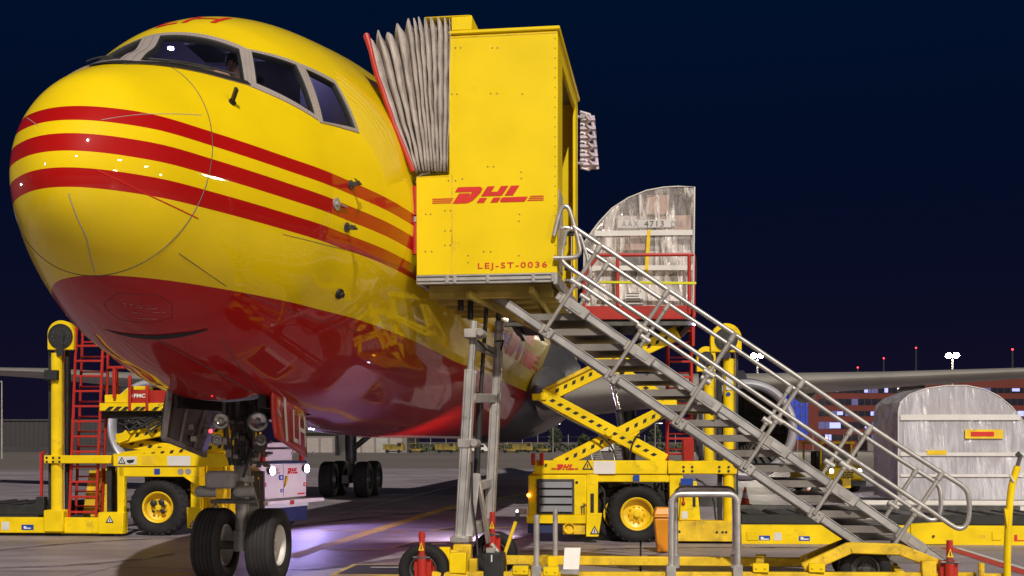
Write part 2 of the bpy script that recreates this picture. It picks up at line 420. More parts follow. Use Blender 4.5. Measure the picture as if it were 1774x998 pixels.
n, l = M_tyrem.node_tree.nodes, M_tyrem.node_tree.links
b = n['Principled BSDF']; b.inputs['Base Color'].default_value = (.03, .026, .028, 1); b.inputs['Roughness'].default_value = .6
g_n = n.new('ShaderNodeNewGeometry'); nz_ = n.new('ShaderNodeTexNoise'); nz_.inputs['Scale'].default_value = 2.2; nz_.inputs['Detail'].default_value = 8; l.new(g_n.outputs['Position'], nz_.inputs['Vector'])
mr_ = n.new('ShaderNodeMapRange'); mr_.inputs[1].default_value = .35; mr_.inputs[2].default_value = .7; mr_.inputs[3].default_value = .95; mr_.inputs[4].default_value = .35; l.new(nz_.outputs['Fac'], mr_.inputs[0])
tr_ = n.new('ShaderNodeBsdfTransparent'); mx_ = n.new('ShaderNodeMixShader'); l.new(mr_.outputs[0], mx_.inputs[0]); l.new(b.outputs[0], mx_.inputs[1]); l.new(tr_.outputs[0], mx_.inputs[2]); l.new(mx_.outputs[0], n['Material Output'].inputs[0])
for x0, y0, x1, y1, bend, z in ((-60, 962, 420, 930, .9, .003), (-60, 985, 300, 960, -.6, .0032), (430, 925, 1000, 872, 1.2, .0028), (520, 990, 960, 905, -.8, .0026), (620, 850, 1180, 838, .8, .0024), (860, 958, 1500, 950, .5, .0022), (100, 850, 560, 842, .7, .0018), (1240, 900, 1800, 880, -.8, .0016)):
    a_, b_ = G(x0, y0), G(x1, y1); d_n = (b_ - a_).normalized(); s_n = V(-d_n.y, d_n.x, 0); rows = []
    for k in range(17):
        f = k / 16; c = a_.lerp(b_, f) + s_n * (bend * 4 * f * (1 - f)); rows.append([c - s_n * .13 + V(0, 0, z), c + s_n * .13 + V(0, 0, z)])
    MB().grid(rows).build('tyre_mark', M_tyrem, gd, smooth=False)
stand_box(570, 978, 720, 997, 'T')
stand_box(672, 939, 800, 950, '5')
stand_box(744, 913, 850, 920, '7')
strip('dashed_line', G(690, 998), G(560, 1004), .18, M_ymark, .008)
MB().poly([G(250, 999), G(340, 989), G(345, 994), G(262, 1003)]).build('dashed_line', M_ymark, gd, smooth=False).location.z = .004
a_, b_ = G(1640, 949), G(1850, 1016)
strip('red_boundary_line', a_, b_, .22, M_rmark, .004)
dd = (b_ - a_).normalized(); nn_ = V(-dd.y, dd.x, 0)
strip('white_boundary_line', a_ + nn_ * .17, b_ + nn_ * .17, .10, M_wmark, .004)

# ================================================================== cargo aircraft
TIP = (-3.92, 10.02); TH = 0.11116
A = thing('cargo_aircraft', 'huge yellow and red cargo aeroplane with three red nose stripes', 'aeroplane', (TIP[0], TIP[1], 0), -TH)
S_ = [0, .06, .25, .5, 1, 1.5, 2, 2.5, 3, 3.5, 4, 5, 6, 7, 8, 12, 34, 38, 42, 46, 50, 53]
TOP = [4.19, 4.51, 4.85, 5.14, 5.42, 5.66, 5.89, 6.21, 6.55, 6.77, 6.92, 7.13, 7.31, 7.43, 7.46, 7.47, 7.47, 7.47, 7.45, 7.4, 7.3, 7.1]
BOT = [4.19, 3.91, 3.65, 3.43, 3.12, 2.90, 2.72, 2.56, 2.44, 2.33, 2.25, 2.17, 2.10, 2.05, 1.98, 1.88, 1.88, 2.3, 3.2, 4.3, 5.4, 6.3]
WID = [0, .25, .52, .75, 1.01, 1.24, 1.45, 1.65, 1.80, 1.95, 2.07, 2.22, 2.32, 2.39, 2.42, 2.44, 2.44, 2.4, 2.1, 1.6, .95, .3]
def hermite(xs, ys, x):
    if x <= xs[0]: return ys[0]
    if x >= xs[-1]: return ys[-1]
    i = max(k for k in range(len(xs) - 1) if xs[k] <= x)
    def sl(k):
        if k == 0: return (ys[1] - ys[0]) / (xs[1] - xs[0])
        if k == len(xs) - 1: return (ys[k] - ys[k - 1]) / (xs[k] - xs[k - 1])
        a = (ys[k] - ys[k - 1]) / (xs[k] - xs[k - 1]); b = (ys[k + 1] - ys[k]) / (xs[k + 1] - xs[k])
        return 0 if a * b <= 0 else 2 * a * b / (a + b)
    h = xs[i + 1] - xs[i]; t = (x - xs[i]) / h
    m0 = sl(i) * h; m1 = sl(i + 1) * h
    return ys[i] * (2 * t**3 - 3 * t * t + 1) + m0 * (t**3 - 2 * t * t + t) + ys[i + 1] * (3 * t * t - 2 * t**3) + m1 * (t**3 - t * t)
Q_ = [math.sqrt(s) for s in S_]
def sec(s):
    q = math.sqrt(s); return hermite(Q_, TOP, q), hermite(Q_, BOT, q), hermite(Q_, WID, q)
NA = 128
ss = [0.0004] + [(i / 44) ** 2 * 2 for i in range(1, 45)] + [2 + .06 * i for i in range(1, 68)] + [6.02 + .5 * i for i in range(1, 57)] + [34.5 + i for i in range(0, 19)]
fv, ff = [], []
for s in ss:
    tp, bt, wd = sec(s)
    for k in range(NA):
        a = 2 * math.pi * k / NA
        fv.append((wd * math.cos(a), s, (tp + bt) / 2 + (tp - bt) / 2 * math.sin(a)))
for i in range(len(ss) - 1):
    for k in range(NA):
        ff.append((i * NA + k, i * NA + (k + 1) % NA, (i + 1) * NA + (k + 1) % NA, (i + 1) * NA + k))
ff.append(tuple(range(NA))[::-1])
BV = BVHTree.FromPolygons(fv, [f for f in ff if len(f) == 4])
def snap(p, off=0.0):
    h = BV.find_nearest(Vector(p)); nr = h[1]
    c = Vector((0, h[0].y + .3, (sec(h[0].y)[0] + sec(h[0].y)[1]) / 2))
    if nr.dot(h[0] - c) < 0: nr = -nr
    return h[0] + nr * off, nr
def path(pts, off, step=.06):
    out = []
    for i in range(len(pts) - 1):
        a, b_ = Vector(pts[i]), Vector(pts[i + 1]); m = max(2, int((b_ - a).length / step))
        out += [snap(a + (b_ - a) * (k / m), off)[0] for k in range(m)]
    return out + [snap(pts[-1], off)[0]]

# livery: colour by height on the skin
fm = bpy.data.materials.new('aircraft_livery'); fm.use_nodes = True
n, l = fm.node_tree.nodes, fm.node_tree.links
b = n['Principled BSDF']; t = n.new('ShaderNodeTexCoord'); sxyz = n.new('ShaderNodeSeparateXYZ'); l.new(t.outputs['Object'], sxyz.inputs[0])
ma = n.new('ShaderNodeMath'); ma.operation = 'MULTIPLY_ADD'; ma.inputs[1].default_value = .027
mn = n.new('ShaderNodeMath'); mn.operation = 'MINIMUM'; mn.inputs[1].default_value = 9
l.new(sxyz.outputs['Y'], mn.inputs[0]); l.new(mn.outputs[0], ma.inputs[0]); l.new(sxyz.outputs['Z'], ma.inputs[2])
mr = n.new('ShaderNodeMapRange'); mr.inputs[1].default_value = 3; mr.inputs[2].default_value = 5; l.new(ma.outputs[0], mr.inputs[0])
def ramp(stops):
    rp = n.new('ShaderNodeValToRGB'); rp.color_ramp.interpolation = 'CONSTANT'; el = rp.color_ramp.elements
    el[0].position = 0; el[0].color = stops[0][1]; el[1].position = stops[1][0]; el[1].color = stops[1][1]
    for p_, c_ in stops[2:]: x = el.new(p_); x.color = c_
    l.new(mr.outputs[0], rp.inputs[0]); return rp
CY, CR = (.82, .575, .002, 1), (.40, .004, .003, 1)
f_ = lambda z: (z - 3) / 2
ra = ramp([(0, CR), (f_(3.35), CY), (f_(4.012), CR), (f_(4.175), CY), (f_(4.325), CR), (f_(4.487), CY), (f_(4.625), CR), (f_(4.77), CY)])
rb = ramp([(0, CR), (f_(3.35), CY)])
st = n.new('ShaderNodeMath'); st.operation = 'GREATER_THAN'; st.inputs[1].default_value = 8.8; l.new(sxyz.outputs['Y'], st.inputs[0])
mxx = n.new('ShaderNodeMix'); mxx.data_type = 'RGBA'; l.new(st.outputs[0], mxx.inputs[0]); l.new(ra.outputs[0], mxx.inputs[6]); l.new(rb.outputs[0], mxx.inputs[7])
nz = n.new('ShaderNodeTexNoise'); nz.inputs['Scale'].default_value = 1.3; nz.inputs['Detail'].default_value = 7; l.new(t.outputs['Object'], nz.inputs['Vector'])
mr2 = n.new('ShaderNodeMapRange'); mr2.inputs[1].default_value = .3; mr2.inputs[2].default_value = .7; mr2.inputs[3].default_value = .93; mr2.inputs[4].default_value = 1.03; l.new(nz.outputs['Fac'], mr2.inputs[0])
vm = n.new('ShaderNodeVectorMath'); vm.operation = 'SCALE'; l.new(mxx.outputs[2], vm.inputs[0]); l.new(mr2.outputs[0], vm.inputs['Scale'])
geo = n.new('ShaderNodeNewGeometry'); m3 = n.new('ShaderNodeMix'); m3.data_type = 'RGBA'
l.new(geo.outputs['Backfacing'], m3.inputs[0]); l.new(vm.outputs[0], m3.inputs[6]); m3.inputs[7].default_value = (.30, .28, .43, 1)
l.new(m3.outputs[2], b.inputs['Base Color'])
b.inputs['Roughness'].default_value = .5; b.inputs['Specular IOR Level'].default_value = .1; b.inputs['Coat Weight'].default_value = .75; b.inputs['Coat Roughness'].default_value = .035
n5 = n.new('ShaderNodeTexNoise'); n5.inputs['Scale'].default_value = .9; n5.inputs['Detail'].default_value = 3; l.new(t.outputs['Object'], n5.inputs['Vector'])
b5 = n.new('ShaderNodeBump'); b5.inputs['Strength'].default_value = .02; b5.inputs['Distance'].default_value = .05
l.new(n5.outputs['Fac'], b5.inputs['Height']); l.new(b5.outputs[0], b.inputs['Normal']); l.new(b5.outputs[0], b.inputs['Coat Normal'])

W1 = [(-.137, 2.445, 6.167), (.718, 2.455, 5.997), (.937, 1.998, 5.513), (.224, 1.143, 5.464)]
W1o = [(-.33, 2.60, 6.25), (.775, 2.56, 6.04), (1.0, 2.02, 5.47), (.14, .92, 5.37)]
W2 = [(-.93, 2.35, 5.99), (-.40, 2.48, 6.21), (.02, 1.12, 5.46), (-.62, 1.20, 5.33)]
W2o = [(-1.03, 2.42, 6.0), (-.328, 2.60, 6.25), (.137, .92, 5.37), (-.74, 1.05, 5.24)]
SW1 = [(.834, 2.544, 5.991), (1.205, 2.909, 5.956), (1.484, 2.654, 5.342), (1.026, 2.132, 5.523)]
SW1o = [(.775, 2.535, 6.05), (1.246, 3.02, 6.02), (1.521, 2.69, 5.275), (.99, 2.00, 5.465)]
SW2 = [(1.288, 3.019, 5.942), (1.511, 3.39, 5.888), (1.759, 3.342, 5.369), (1.558, 2.756, 5.288)]
SW2o = [(1.246, 3.035, 6.02), (1.495, 3.47, 5.96), (1.80, 3.42, 5.33), (1.526, 2.70, 5.255)]
mir = lambda p: [(-x, y, z) for x, y, z in p][::-1]
WINS = [(W1, W1o), (W2, W2o), (SW1, SW1o), (SW2, SW2o), (mir(SW1), mir(SW1o)), (mir(SW2), mir(SW2o))]
BAY = [(-.52, 3.72, 2.2), (.52, 3.72, 2.2), (.52, 5.9, 2.1), (-.52, 5.9, 2.1)]
bm = bmesh.new(); me = bpy.data.meshes.new('fuselage'); me.from_pydata(fv, [], ff); bm.from_mesh(me)
bmesh.ops.recalc_face_normals(bm, faces=bm.faces)
def cut(poly):
    pts = [Vector(p) for p in poly]; c = sum(pts, Vector()) / len(pts)
    d = sum((snap(p)[1] for p in pts), Vector()).normalized()
    rad = max((p - c).length for p in pts) * 1.25 + .1
    planes = []
    for i in range(len(pts)):
        a, b_ = pts[i], pts[(i + 1) % len(pts)]; nr = (b_ - a).cross(d).normalized()
        if nr.dot(c - a) > 0: nr = -nr
        planes.append((a, nr))
    ok = lambda f: (f.calc_center_median() - c).length < rad and f.normal.dot(d) > .1
    for a, nr in planes:
        fs = [f for f in bm.faces if ok(f)]
        geom = list({x for f in fs for x in f.edges}) + list({x for f in fs for x in f.verts}) + fs
        bmesh.ops.bisect_plane(bm, geom=geom, plane_co=a, plane_no=nr, dist=1e-5)
    dead = [f for f in bm.faces if ok(f) and all((f.calc_center_median() - a).dot(nr) < 0 for a, nr in planes)]
    bmesh.ops.delete(bm, geom=dead, context='FACES')
for g_, o_ in WINS: cut(g_)
cut(BAY)
for f in bm.faces: f.smooth = True
bm.to_mesh(me); bm.free(); me.materials.append(fm)
fus = bpy.data.objects.new('fuselage', me); COL.objects.link(fus); fus.parent = A

def ring_strip(inner, outer, o_in, o_out, nseg=14):
    mb = MB(); m = len(inner); I, O = [], []
    for i in range(m):
        a, b_ = Vector(inner[i]), Vector(inner[(i + 1) % m]); c, d = Vector(outer[i]), Vector(outer[(i + 1) % m])
        for k in range(nseg):
            I.append(snap(a + (b_ - a) * (k / nseg), o_in)[0]); O.append(snap(c + (d - c) * (k / nseg), o_out)[0])
    J = [snap(p, -.05)[0] for p in I]; E = [snap(p, -.004)[0] for p in O]
    mid = [(snap((p + q) / 2, max(o_in, o_out))[0]) for p, q in zip(I, O)]
    rows = [J, I, mid, O, E]; N = len(I)
    vs = [p for r in rows for p in r]
    fs = [(r * N + k, r * N + (k + 1) % N, (r + 1) * N + (k + 1) % N, (r + 1) * N + k) for r in range(4) for k in range(N)]
    return mb.add(vs, fs)
def lerp_poly(a, b_, t): return [tuple(Vector(p) + (Vector(q) - Vector(p)) * t) for p, q in zip(a, b_)]
for wi, (gl, ou) in enumerate(WINS):
    lab = ('cockpit windscreen pane on the near side', 'cockpit windscreen pane on the far side', 'forward side window of the cockpit', 'rear side window of the cockpit', None, None)[wi]
    fr = ring_strip(gl, ou, .012, .010).build('window_frame', M_trim, A, angle=60)
    if lab: fr['label'] = 'grey frame round the ' + lab
    ring_strip(lerp_poly(gl, ou, -.10), lerp_poly(gl, ou, .06), .006, .016, 10).build('window_seal', M_seal, fr, angle=60)
    rows = []
    for i in range(11):
        a = Vector(gl[0]).lerp(Vector(gl[3]), i / 10); b_ = Vector(gl[1]).lerp(Vector(gl[2]), i / 10)
        rows.append([snap(a.lerp(b_, k / 10), -.02)[0] for k in range(11)])
    MB().grid(rows).build('window_pane', M_glass, fr, fix=False)
    if wi < 4:      # rivet heads along the frame
        mb = MB()
        for i in range(4):
            a, b_ = Vector(lerp_poly(gl, ou, .6)[i]), Vector(lerp_poly(gl, ou, .6)[(i + 1) % 4]); m = int((b_ - a).length / .045)
            for k in range(1, m):
                p, nr = snap(a.lerp(b_, k / m), .013); mb.sphere(p, .0042, 6)
        mb.build('rivet_row', M_steel, fr, kind='stuff')
sill = [Vector(p) for p in ((-.2, .80, 5.30), (.16, .915, 5.35), (.45, 1.28, 5.40), (1.0, 2.03, 5.47))]
s2_ = [Vector(p) for p in ((-.2, .95, 5.36), (.21, 1.06, 5.42), (.47, 1.42, 5.47), (.96, 2.02, 5.52))]
mb = MB(); ra_, rb_ = path(sill, .018), None
rows = []
for t_ in (0, .5, 1):
    pts = [sill[i].lerp(s2_[i], t_) for i in range(4)]
    rows.append([])
    for i in range(3):
        rows[-1] += [snap(pts[i].lerp(pts[i + 1], k / 8), .018)[0] for k in range(8)]
    rows[-1].append(snap(pts[3], .018)[0])
mb.grid(rows).build('windscreen_sill', M_seal, A)
MB().tube(path([(.30, 1.14, 5.44), (.60, 1.55, 5.50), (.88, 1.93, 5.53)], .045), .010, 6).build('windscreen_wiper', M_steel, A)
MB().tube(path([(.42, 1.31, 5.49), (.72, 1.72, 5.53)], .03), .013, 6).build('wiper_blade', M_alud, A)
MB().tube(path([(-.35, 1.25, 5.46), (-.02, 1.05, 5.44)], .045), .010, 6).build('windscreen_wiper', M_steel, A)

# skin details
def seam(pts, r, m, name, off=.0, **k): return MB().tube(path(pts, off), r, 6).build(name, m, A, **k)
ringp = []
for k in range(96):
    a = 2 * math.pi * k / 96; s = .85
    for _ in range(12):
        tp, bt, wd = sec(s); z = (tp + bt) / 2 + (tp - bt) / 2 * math.sin(a)
        s = max(.3, .64 + (z - 3.33) * .30)
    tp, bt, wd = sec(s); ringp.append((wd * math.cos(a), s, (tp + bt) / 2 + (tp - bt) / 2 * math.sin(a)))
MB().tube(ringp, .0048, 6, closed=True).build('radome_seam', M_steel, A)
seam([(.28, .19, 4.63), (.45, .32, 4.70), (.64, .53, 4.77), (.87, 1.03, 4.90)], .0035, M_trim, 'diverter_strip')
seam([(.28, .08, 4.175), (.6, .33, 4.02), (.897, .88, 3.885)], .006, M_rprint, 'diverter_strip')
seam([(-.30, .15, 4.6), (-.5, .4, 4.72)], .0035, M_trim, 'diverter_strip')
seam([(.05, .06, 3.97), (.1, .25, 3.6), (.02, .6, 3.35)], .005, M_trim, 'diverter_strip')
seam([(.712, .866, 3.561), (.924, 1.534, 3.339)], .004, M_steel, 'panel_seam')
seam([(.673, 2.094, 2.864), (.62, 2.9, 2.55), (.55, 3.7, 2.3)], .004, M_steel, 'panel_seam')
seam([(.13, 1.66, 2.84), (.35, 2.4, 2.60), (.52, 3.6, 2.3)], .006, M_steel, 'panel_seam')
seam([(.98, 1.8, 3.33), (1.6, 4.2, 3.15)], .003, M_steel, 'panel_seam')
seam([(1.2, 2.0, 3.96), (1.9, 3.6, 3.95), (2.1, 4.6, 3.95)], .003, M_steel, 'panel_seam')
# the dark slit over the nose gear
up = [(-.355, 1.56, 2.935), (-.1, 1.56, 2.895), (.12, 1.59, 2.875), (.38, 1.67, 2.90), (.623, 1.81, 2.95)]
lo = [(-.355, 1.57, 2.93), (-.1, 1.63, 2.865), (.12, 1.68, 2.835), (.38, 1.75, 2.865), (.623, 1.83, 2.94)]
def pathn(pts, off, m):
    out = []
    for k in range(m + 1):
        t_ = k / m * (len(pts) - 1); i = min(int(t_), len(pts) - 2); out.append(snap(Vector(pts[i]).lerp(Vector(pts[i + 1]), t_ - i), off)[0])
    return out
MB().grid([pathn(up, .006, 32), pathn([tuple((Vector(a) + Vector(b_)) / 2) for a, b_ in zip(up, lo)], .007, 32), pathn(lo, .006, 32)]).build('air_inlet_slit', M_seal, A)
hp = [(-.09, 1.0, 3.12), (.12, .86, 3.20), (.42, 1.04, 3.20), (.50, 1.22, 3.12), (.42, 1.40, 3.01), (.2, 1.38, 2.98), (-.05, 1.28, 2.99), (-.11, 1.14, 3.05), (-.09, 1.0, 3.12)]
ht = seam(hp, .003, pm('dark_red_seam', (.10, .01, .01), .6), 'access_hatch')
# faint placard print on the hatch: short rows of grey marks
mb = MB()
for r_, (a_, b_) in enumerate((((.10, 1.02, 3.14), (.34, 1.16, 3.11)), ((.09, 1.05, 3.12), (.36, 1.20, 3.085)), ((.30, 1.23, 3.06), (.46, 1.32, 3.05)), ((.12, 1.16, 3.06), (.2, 1.2, 3.05)), ((.14, 1.26, 3.01), (.3, 1.34, 2.99)))):
    a_, b_ = Vector(a_), Vector(b_)
    for k in range(9):
        if random.random() < .2: continue
        p, q = snap(a_.lerp(b_, k / 9), .005)[0], snap(a_.lerp(b_, (k + .7) / 9), .005)[0]
        mb.beam(p, q, .005, .003)
mb.build('placard', M_gprint, ht, kind='stuff')
def probe(p, d, ln, name='pitot_probe', label=None):
    c, nr = snap(p); d = Vector(d).normalized(); mb = MB()
    mb.cyl(c, c + nr * .015, .055, 14); mb.beam(c, c + nr * .12 + d * .03, .02, .05); mb.tube([c + nr * .12 - d * .04, c + nr * .12 + d * ln], .014, 8, r1=.007)
    mb.build(name, M_steel, A, label=label)
probe((1.80, 3.03, 4.65), (0, -1, 0), .24); probe((1.77, 2.97, 4.17), (0, -1, 0), .20)
c, nr = snap((1.72, 2.73, 4.38)); MB().cyl(c, c + nr * .012, .07, 18).cyl(c, c + nr * .03, .03, 10).tube([c + nr * .03, c + nr * .05 + V(.02, .2, 0)], .012, 6).build('angle_vane', M_alud, A)
c, nr = snap((1.62, 3.2, 3.47)); MB().cyl(c, c + nr * .03, .06, 16).cyl(c, c + nr * .07, .03, 10).build('temperature_probe', M_black, A)
c, nr = snap((.98, 1.54, 5.16)); MB().cyl(c, c + nr * .02, .04, 10).beam(c, c + nr * .11 + V(0, -.05, .05), .03, .05).build('ice_detector', M_black, A)
seam([(2.22, 4.95, 5.75), (2.17, 5.2, 6.2)], .012, M_black, 'door_edge')
# registration letters on the crown and big word mark on the side
def snapped_print(build_fn, name, mat, off):
    o = build_fn(); bm = bmesh.new(); bm.from_mesh(o.data)
    bmesh.ops.triangulate(bm, faces=bm.faces[:]); bmesh.ops.subdivide_edges(bm, edges=bm.edges[:], cuts=3, use_grid_fill=True)
    for v_ in bm.verts: v_.co = snap(v_.co, off)[0]
    bm.to_mesh(o.data); bm.free(); return o
snapped_print(lambda: text('LH', 'registration_lettering', M_rprint, A, (-.42, 2.83, 6.48), (1, .12, -.06), (.1, .62, .4), width=.72, height=.45), 'lettering', M_rprint, .006)
snapped_print(lambda: express_logo('livery_lettering', M_rprint, A, (2.40, 12.2, 3.55), (.0, 1, .0), (0, 0, 1), 8.6, 1.35), 'livery', M_rprint, .006)

# cockpit inside
M_lil = pm('cockpit_lining', (.42, .40, .56), .6, var=.05)
M_dpan = pm('dark_instrument_panel', (.02, .02, .024), .6, var=.3)
def disc_at(s_, sc_): 
    tp, bt, wd = sec(s_); return [V(wd * sc_ * math.cos(k * math.pi / 20), s_, (tp + bt) / 2 + (tp - bt) / 2 * sc_ * math.sin(k * math.pi / 20)) for k in range(40)]
ck = MB().prism(disc_at(4.05, .985), (0, .05, 0)).build('cockpit_bulkhead', M_lil, A)
MB().box(.30, .92, 4.02, 4.05, 5.0, 6.4).build('cockpit_door', M_dpan, ck)
MB().box(-1.15, 1.15, 1.9, 4.0, 4.55, 4.62).build('cockpit_floor', M_dpan, A)
MB().box(-.62, .62, 1.45, 2.1, 4.62, 5.28).build('instrument_panel', M_dpan, A, bevel=.06)
MB().box(-.22, .25, 3.25, 3.9, 6.36, 6.44).build('overhead_panel', M_dpan, A, bevel=.02)
for x in (-.55, .62):
    MB().box(x - .26, x + .26, 3.12, 3.28, 5.0, 5.72).box(x - .26, x + .26, 2.7, 3.2, 4.95, 5.1).box(x - .14, x + .14, 3.15, 3.25, 5.74, 5.95).build('pilot_seat', M_dpan, A, bevel=.04)
M_clamp = pm('cockpit_lamp_lens', (.8, .8, .8), .3, emit=(.66, .58, 1), estr=55)
for p in ((.28, 3.55, 6.32), (-.35, 3.2, 6.3), (1.05, 3.75, 6.3)):
    MB().cyl(p, V(*p) + V(0, 0, .02), .032, 14).build('cockpit_lamp', M_clamp, A)

# nose gear
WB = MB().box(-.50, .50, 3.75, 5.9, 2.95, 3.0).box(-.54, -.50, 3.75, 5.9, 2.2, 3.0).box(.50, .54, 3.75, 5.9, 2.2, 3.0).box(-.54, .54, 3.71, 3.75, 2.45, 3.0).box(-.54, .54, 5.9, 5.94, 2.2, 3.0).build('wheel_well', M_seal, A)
mb = MB()
for k in range(7): mb.tube([(-.4 + .13 * k, 3.85, 2.6 + .05 * (k % 3)), (-.35 + .12 * k, 5.0, 2.75), (-.3 + .1 * k, 5.8, 2.5)], .016, 6)
mb.build('hydraulic_lines', M_steel, WB, kind='stuff')
NS = 4.81
M_unit = pm('pale_grey_casting', (.26, .245, .235), .5, var=.15, dirt=.45, dcol=(.1, .09, .09), dscale=9)
st = MB().cyl((0, NS + .05, 2.95), (0, NS, 1.30), .115, 20, r1=.105).cyl((0, NS, 1.36), (0, NS, 1.28), .15, 20).cyl((0, NS + .02, 1.98), (0, NS, 1.86), .14, 20).build('nose_gear_strut', M_grey, A)
MB().cyl((0, NS, 1.3), (0, NS, .56), .085, 20).cyl((0, NS, .66), (0, NS, .40), .11, 20).build('piston', M_alud, st)
MB().cyl((-.3, NS, .47), (.3, NS, .47), .055, 14).build('axle', M_steel, st)
MB().beam((0, NS + .12, 1.3), (0, NS + .42, .95), .16, .05).beam((0, NS + .42, .95), (0, NS + .1, .6), .16, .05).build('torque_link', M_grey, st, bevel=.01)
MB().tube([(-.30, NS + .1, 2.8), (-.12, NS, 1.95)], .04, 8).tube([(.30, NS + .1, 2.8), (.12, NS, 1.95)], .04, 8).build('side_brace', M_grey, st)
MB().tube([(0, NS + .8, 2.8), (0, NS + .1, 1.7)], .05, 8).build('drag_brace', M_grey, st)
MB().box(-.34, .03, NS - .42, NS - .12, 1.21, 1.43).build('steering_unit', M_unit, st, bevel=.05, seg=3)
for x in (-.36, .14):
    MB().cyl((x - .08, NS - .30, 1.17), (x + .10, NS - .24, 1.17), .072, 16).sphere((x - .08, NS - .30, 1.17), .072, 12).build('steering_cylinder', M_unit, st)
MB().box(-.30, .24, NS - .33, NS - .05, 1.02, 1.07).box(-.05, .07, NS - .3, NS - .1, 1.06, 1.3).build('steering_collar', M_steel, st, bevel=.01)
mb = MB()
for k in range(9):
    x0 = random.uniform(-.2, .3); x1 = x0 + random.uniform(-.12, .12)
    mb.tube([(x0, NS - .15, 2.7), (x0 + .05, NS - .3, 2.2), (x1, NS - .22, 1.8), (x1 * .6, NS - .18, 1.5)], .014, 6)
mb.tube([(.16, NS - .2, 1.9), (.22, NS - .3, 1.7), (.12, NS - .3, 1.35)], .02, 8)
mb.build('hydraulic_hoses', M_black, st, kind='stuff')
mb = MB()
for k in range(16):
    x, z = random.uniform(.05, .42), random.uniform(1.45, 1.85)
    mb.box(x, x + random.uniform(.03, .09), NS - .3, NS - .18, z, z + random.uniform(.03, .08))
mb.build('valve_block', M_steel, st, bevel=.008, kind='stuff')
for x in (-.35, .35):
    wheel(A, 'nose_wheel', (x, NS, .475), (1 if x > 0 else -1, 0, 0), .475, .37, M_rub2, M_rim, .56, grooves=5)
rg = random.Random(9)
for pts in ([(-.22, NS - .05, 2.6), (-.18, NS - .12, 1.9), (-.10, NS - .12, 1.5)], [(.24, NS - .05, 2.6), (.20, NS - .12, 2.0), (.12, NS - .12, 1.5)]):
    MB().tube(soft(pts), .034, 10).build('actuator', M_alud, st)
for z_ in (2.30, 2.05, 1.72):
    MB().box(-.20, .20, NS - .16, NS - .08, z_ - .03, z_ + .03).build('cross_link', M_grey, st, bevel=.01)
for k in range(10):
    x_, z_ = rg.uniform(-.26, .26), rg.uniform(1.5, 2.4)
    MB().box(x_, x_ + rg.uniform(.05, .10), NS - .24, NS - .14, z_, z_ + rg.uniform(.05, .11)).build('junction_box', (M_alud, M_grey, M_steel)[k % 3], st, bevel=.01)
for o_ in [st] + [c_ for c_ in A.children if c_.name.startswith('nose_wheel')]: o_.location.x -= .075
LA = [(382, 729, 14.2, .100), (447, 730, 14.2, .125), (376, 762, 14.3, .068), (452, 762, 14.3, .072)]
ca, sa = math.cos(TH), math.sin(TH)
def a_loc(p): dx, dy = p.x - TIP[0], p.y - TIP[1]; return V(dx * ca - dy * sa, dx * sa + dy * ca, p.z)
for px, py, Y, r in LA:
    c = a_loc(P(px, py, Y)); ax = V(.35, -1, -.12).normalized()
    ll = MB().lathe(c, ax, [(-.06, r * .5), (-.05, r * .85), (.0, r * 1.02), (.045, r * 1.05), (.05, r * .96)], 24).build('landing_light', M_steel, A)
    MB().lathe(c, ax, [(-.045, .001), (-.04, r * .4), (-.02, r * .75), (.03, r * .95)], 24).build('reflector', M_reflector, ll)
    MB().lathe(c, ax, [(.06, .001), (.055, r * .5), (.04, r * .96)], 24).build('lamp_glass', M_lens, ll)
    MB().sphere(c - ax * .01, r * .18, 10).build('bulb', M_white, ll)
c = a_loc(P(365, 747, 14.4)); MB().sphere(c, .024, 12).build('beacon_lamp', M_redlamp, A, label='small glowing red lamp beside the nose gear strut')
# gear doors
def panel(pts, thick, name, mat, lab=None, rows=8):
    a, b_, c, d = [Vector(p) for p in pts]       # front top, rear top, rear bottom, front bottom
    nr = (b_ - a).cross(d - a).normalized() * thick; R_ = []; 
    for i in range(rows + 1):
        t_ = i / rows; p, q = a.lerp(d, t_), b_.lerp(c, t_); bow = nr * (2.2 * t_ * (1 - t_))
        R_.append([p.lerp(q, k / 6) + bow for k in range(7)])
    mb = MB().grid(R_)
    o = mb.build(name, mat, A, label=lab, fix=False)
    sm = o.modifiers.new('thickness', 'SOLIDIFY'); sm.thickness = thick; sm.offset = 0
    return o
pd = panel([(.63, 3.85, 2.42), (.56, 5.50, 2.28), (.575, 5.48, 1.58), (.665, 3.90, 1.85)], .035, 'nose_gear_door', pm('red_door_paint', (.50, .012, .006), .3, coat=.7, var=.06), 'red nose gear door with white letters')
ex, ez = V(-.055, 1, -.12), V(-.03, .0, 1)
text('LH', 'lettering', M_wprint, pd, (.655, 4.55, 1.80), ex, ez, width=.66, height=.40, thick=.03)
text('ETOPS', 'lettering', pm('yellow_lettering', (.75, .5, .02), .5), pd, (.645, 4.62, 2.14), ex, ez, width=.5, height=.11, thick=.03)
MB().beam((.645, 4.30, 2.36), (.672, 4.32, 1.80), .05, .012, up=(1, 0, 0)).build('white_stripe', M_wprint, pd)
for q_ in ([(.5, 4.0, 2.5), (.66, 4.1, 2.1)], [(.5, 5.3, 2.4), (.64, 5.3, 1.95)]): MB().tube(q_, .02, 8).build('door_link', M_alud, pd)
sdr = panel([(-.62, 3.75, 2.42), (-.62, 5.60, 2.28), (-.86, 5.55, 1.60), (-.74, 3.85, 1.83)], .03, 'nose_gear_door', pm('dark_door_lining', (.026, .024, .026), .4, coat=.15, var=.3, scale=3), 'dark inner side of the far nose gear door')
mb = MB()
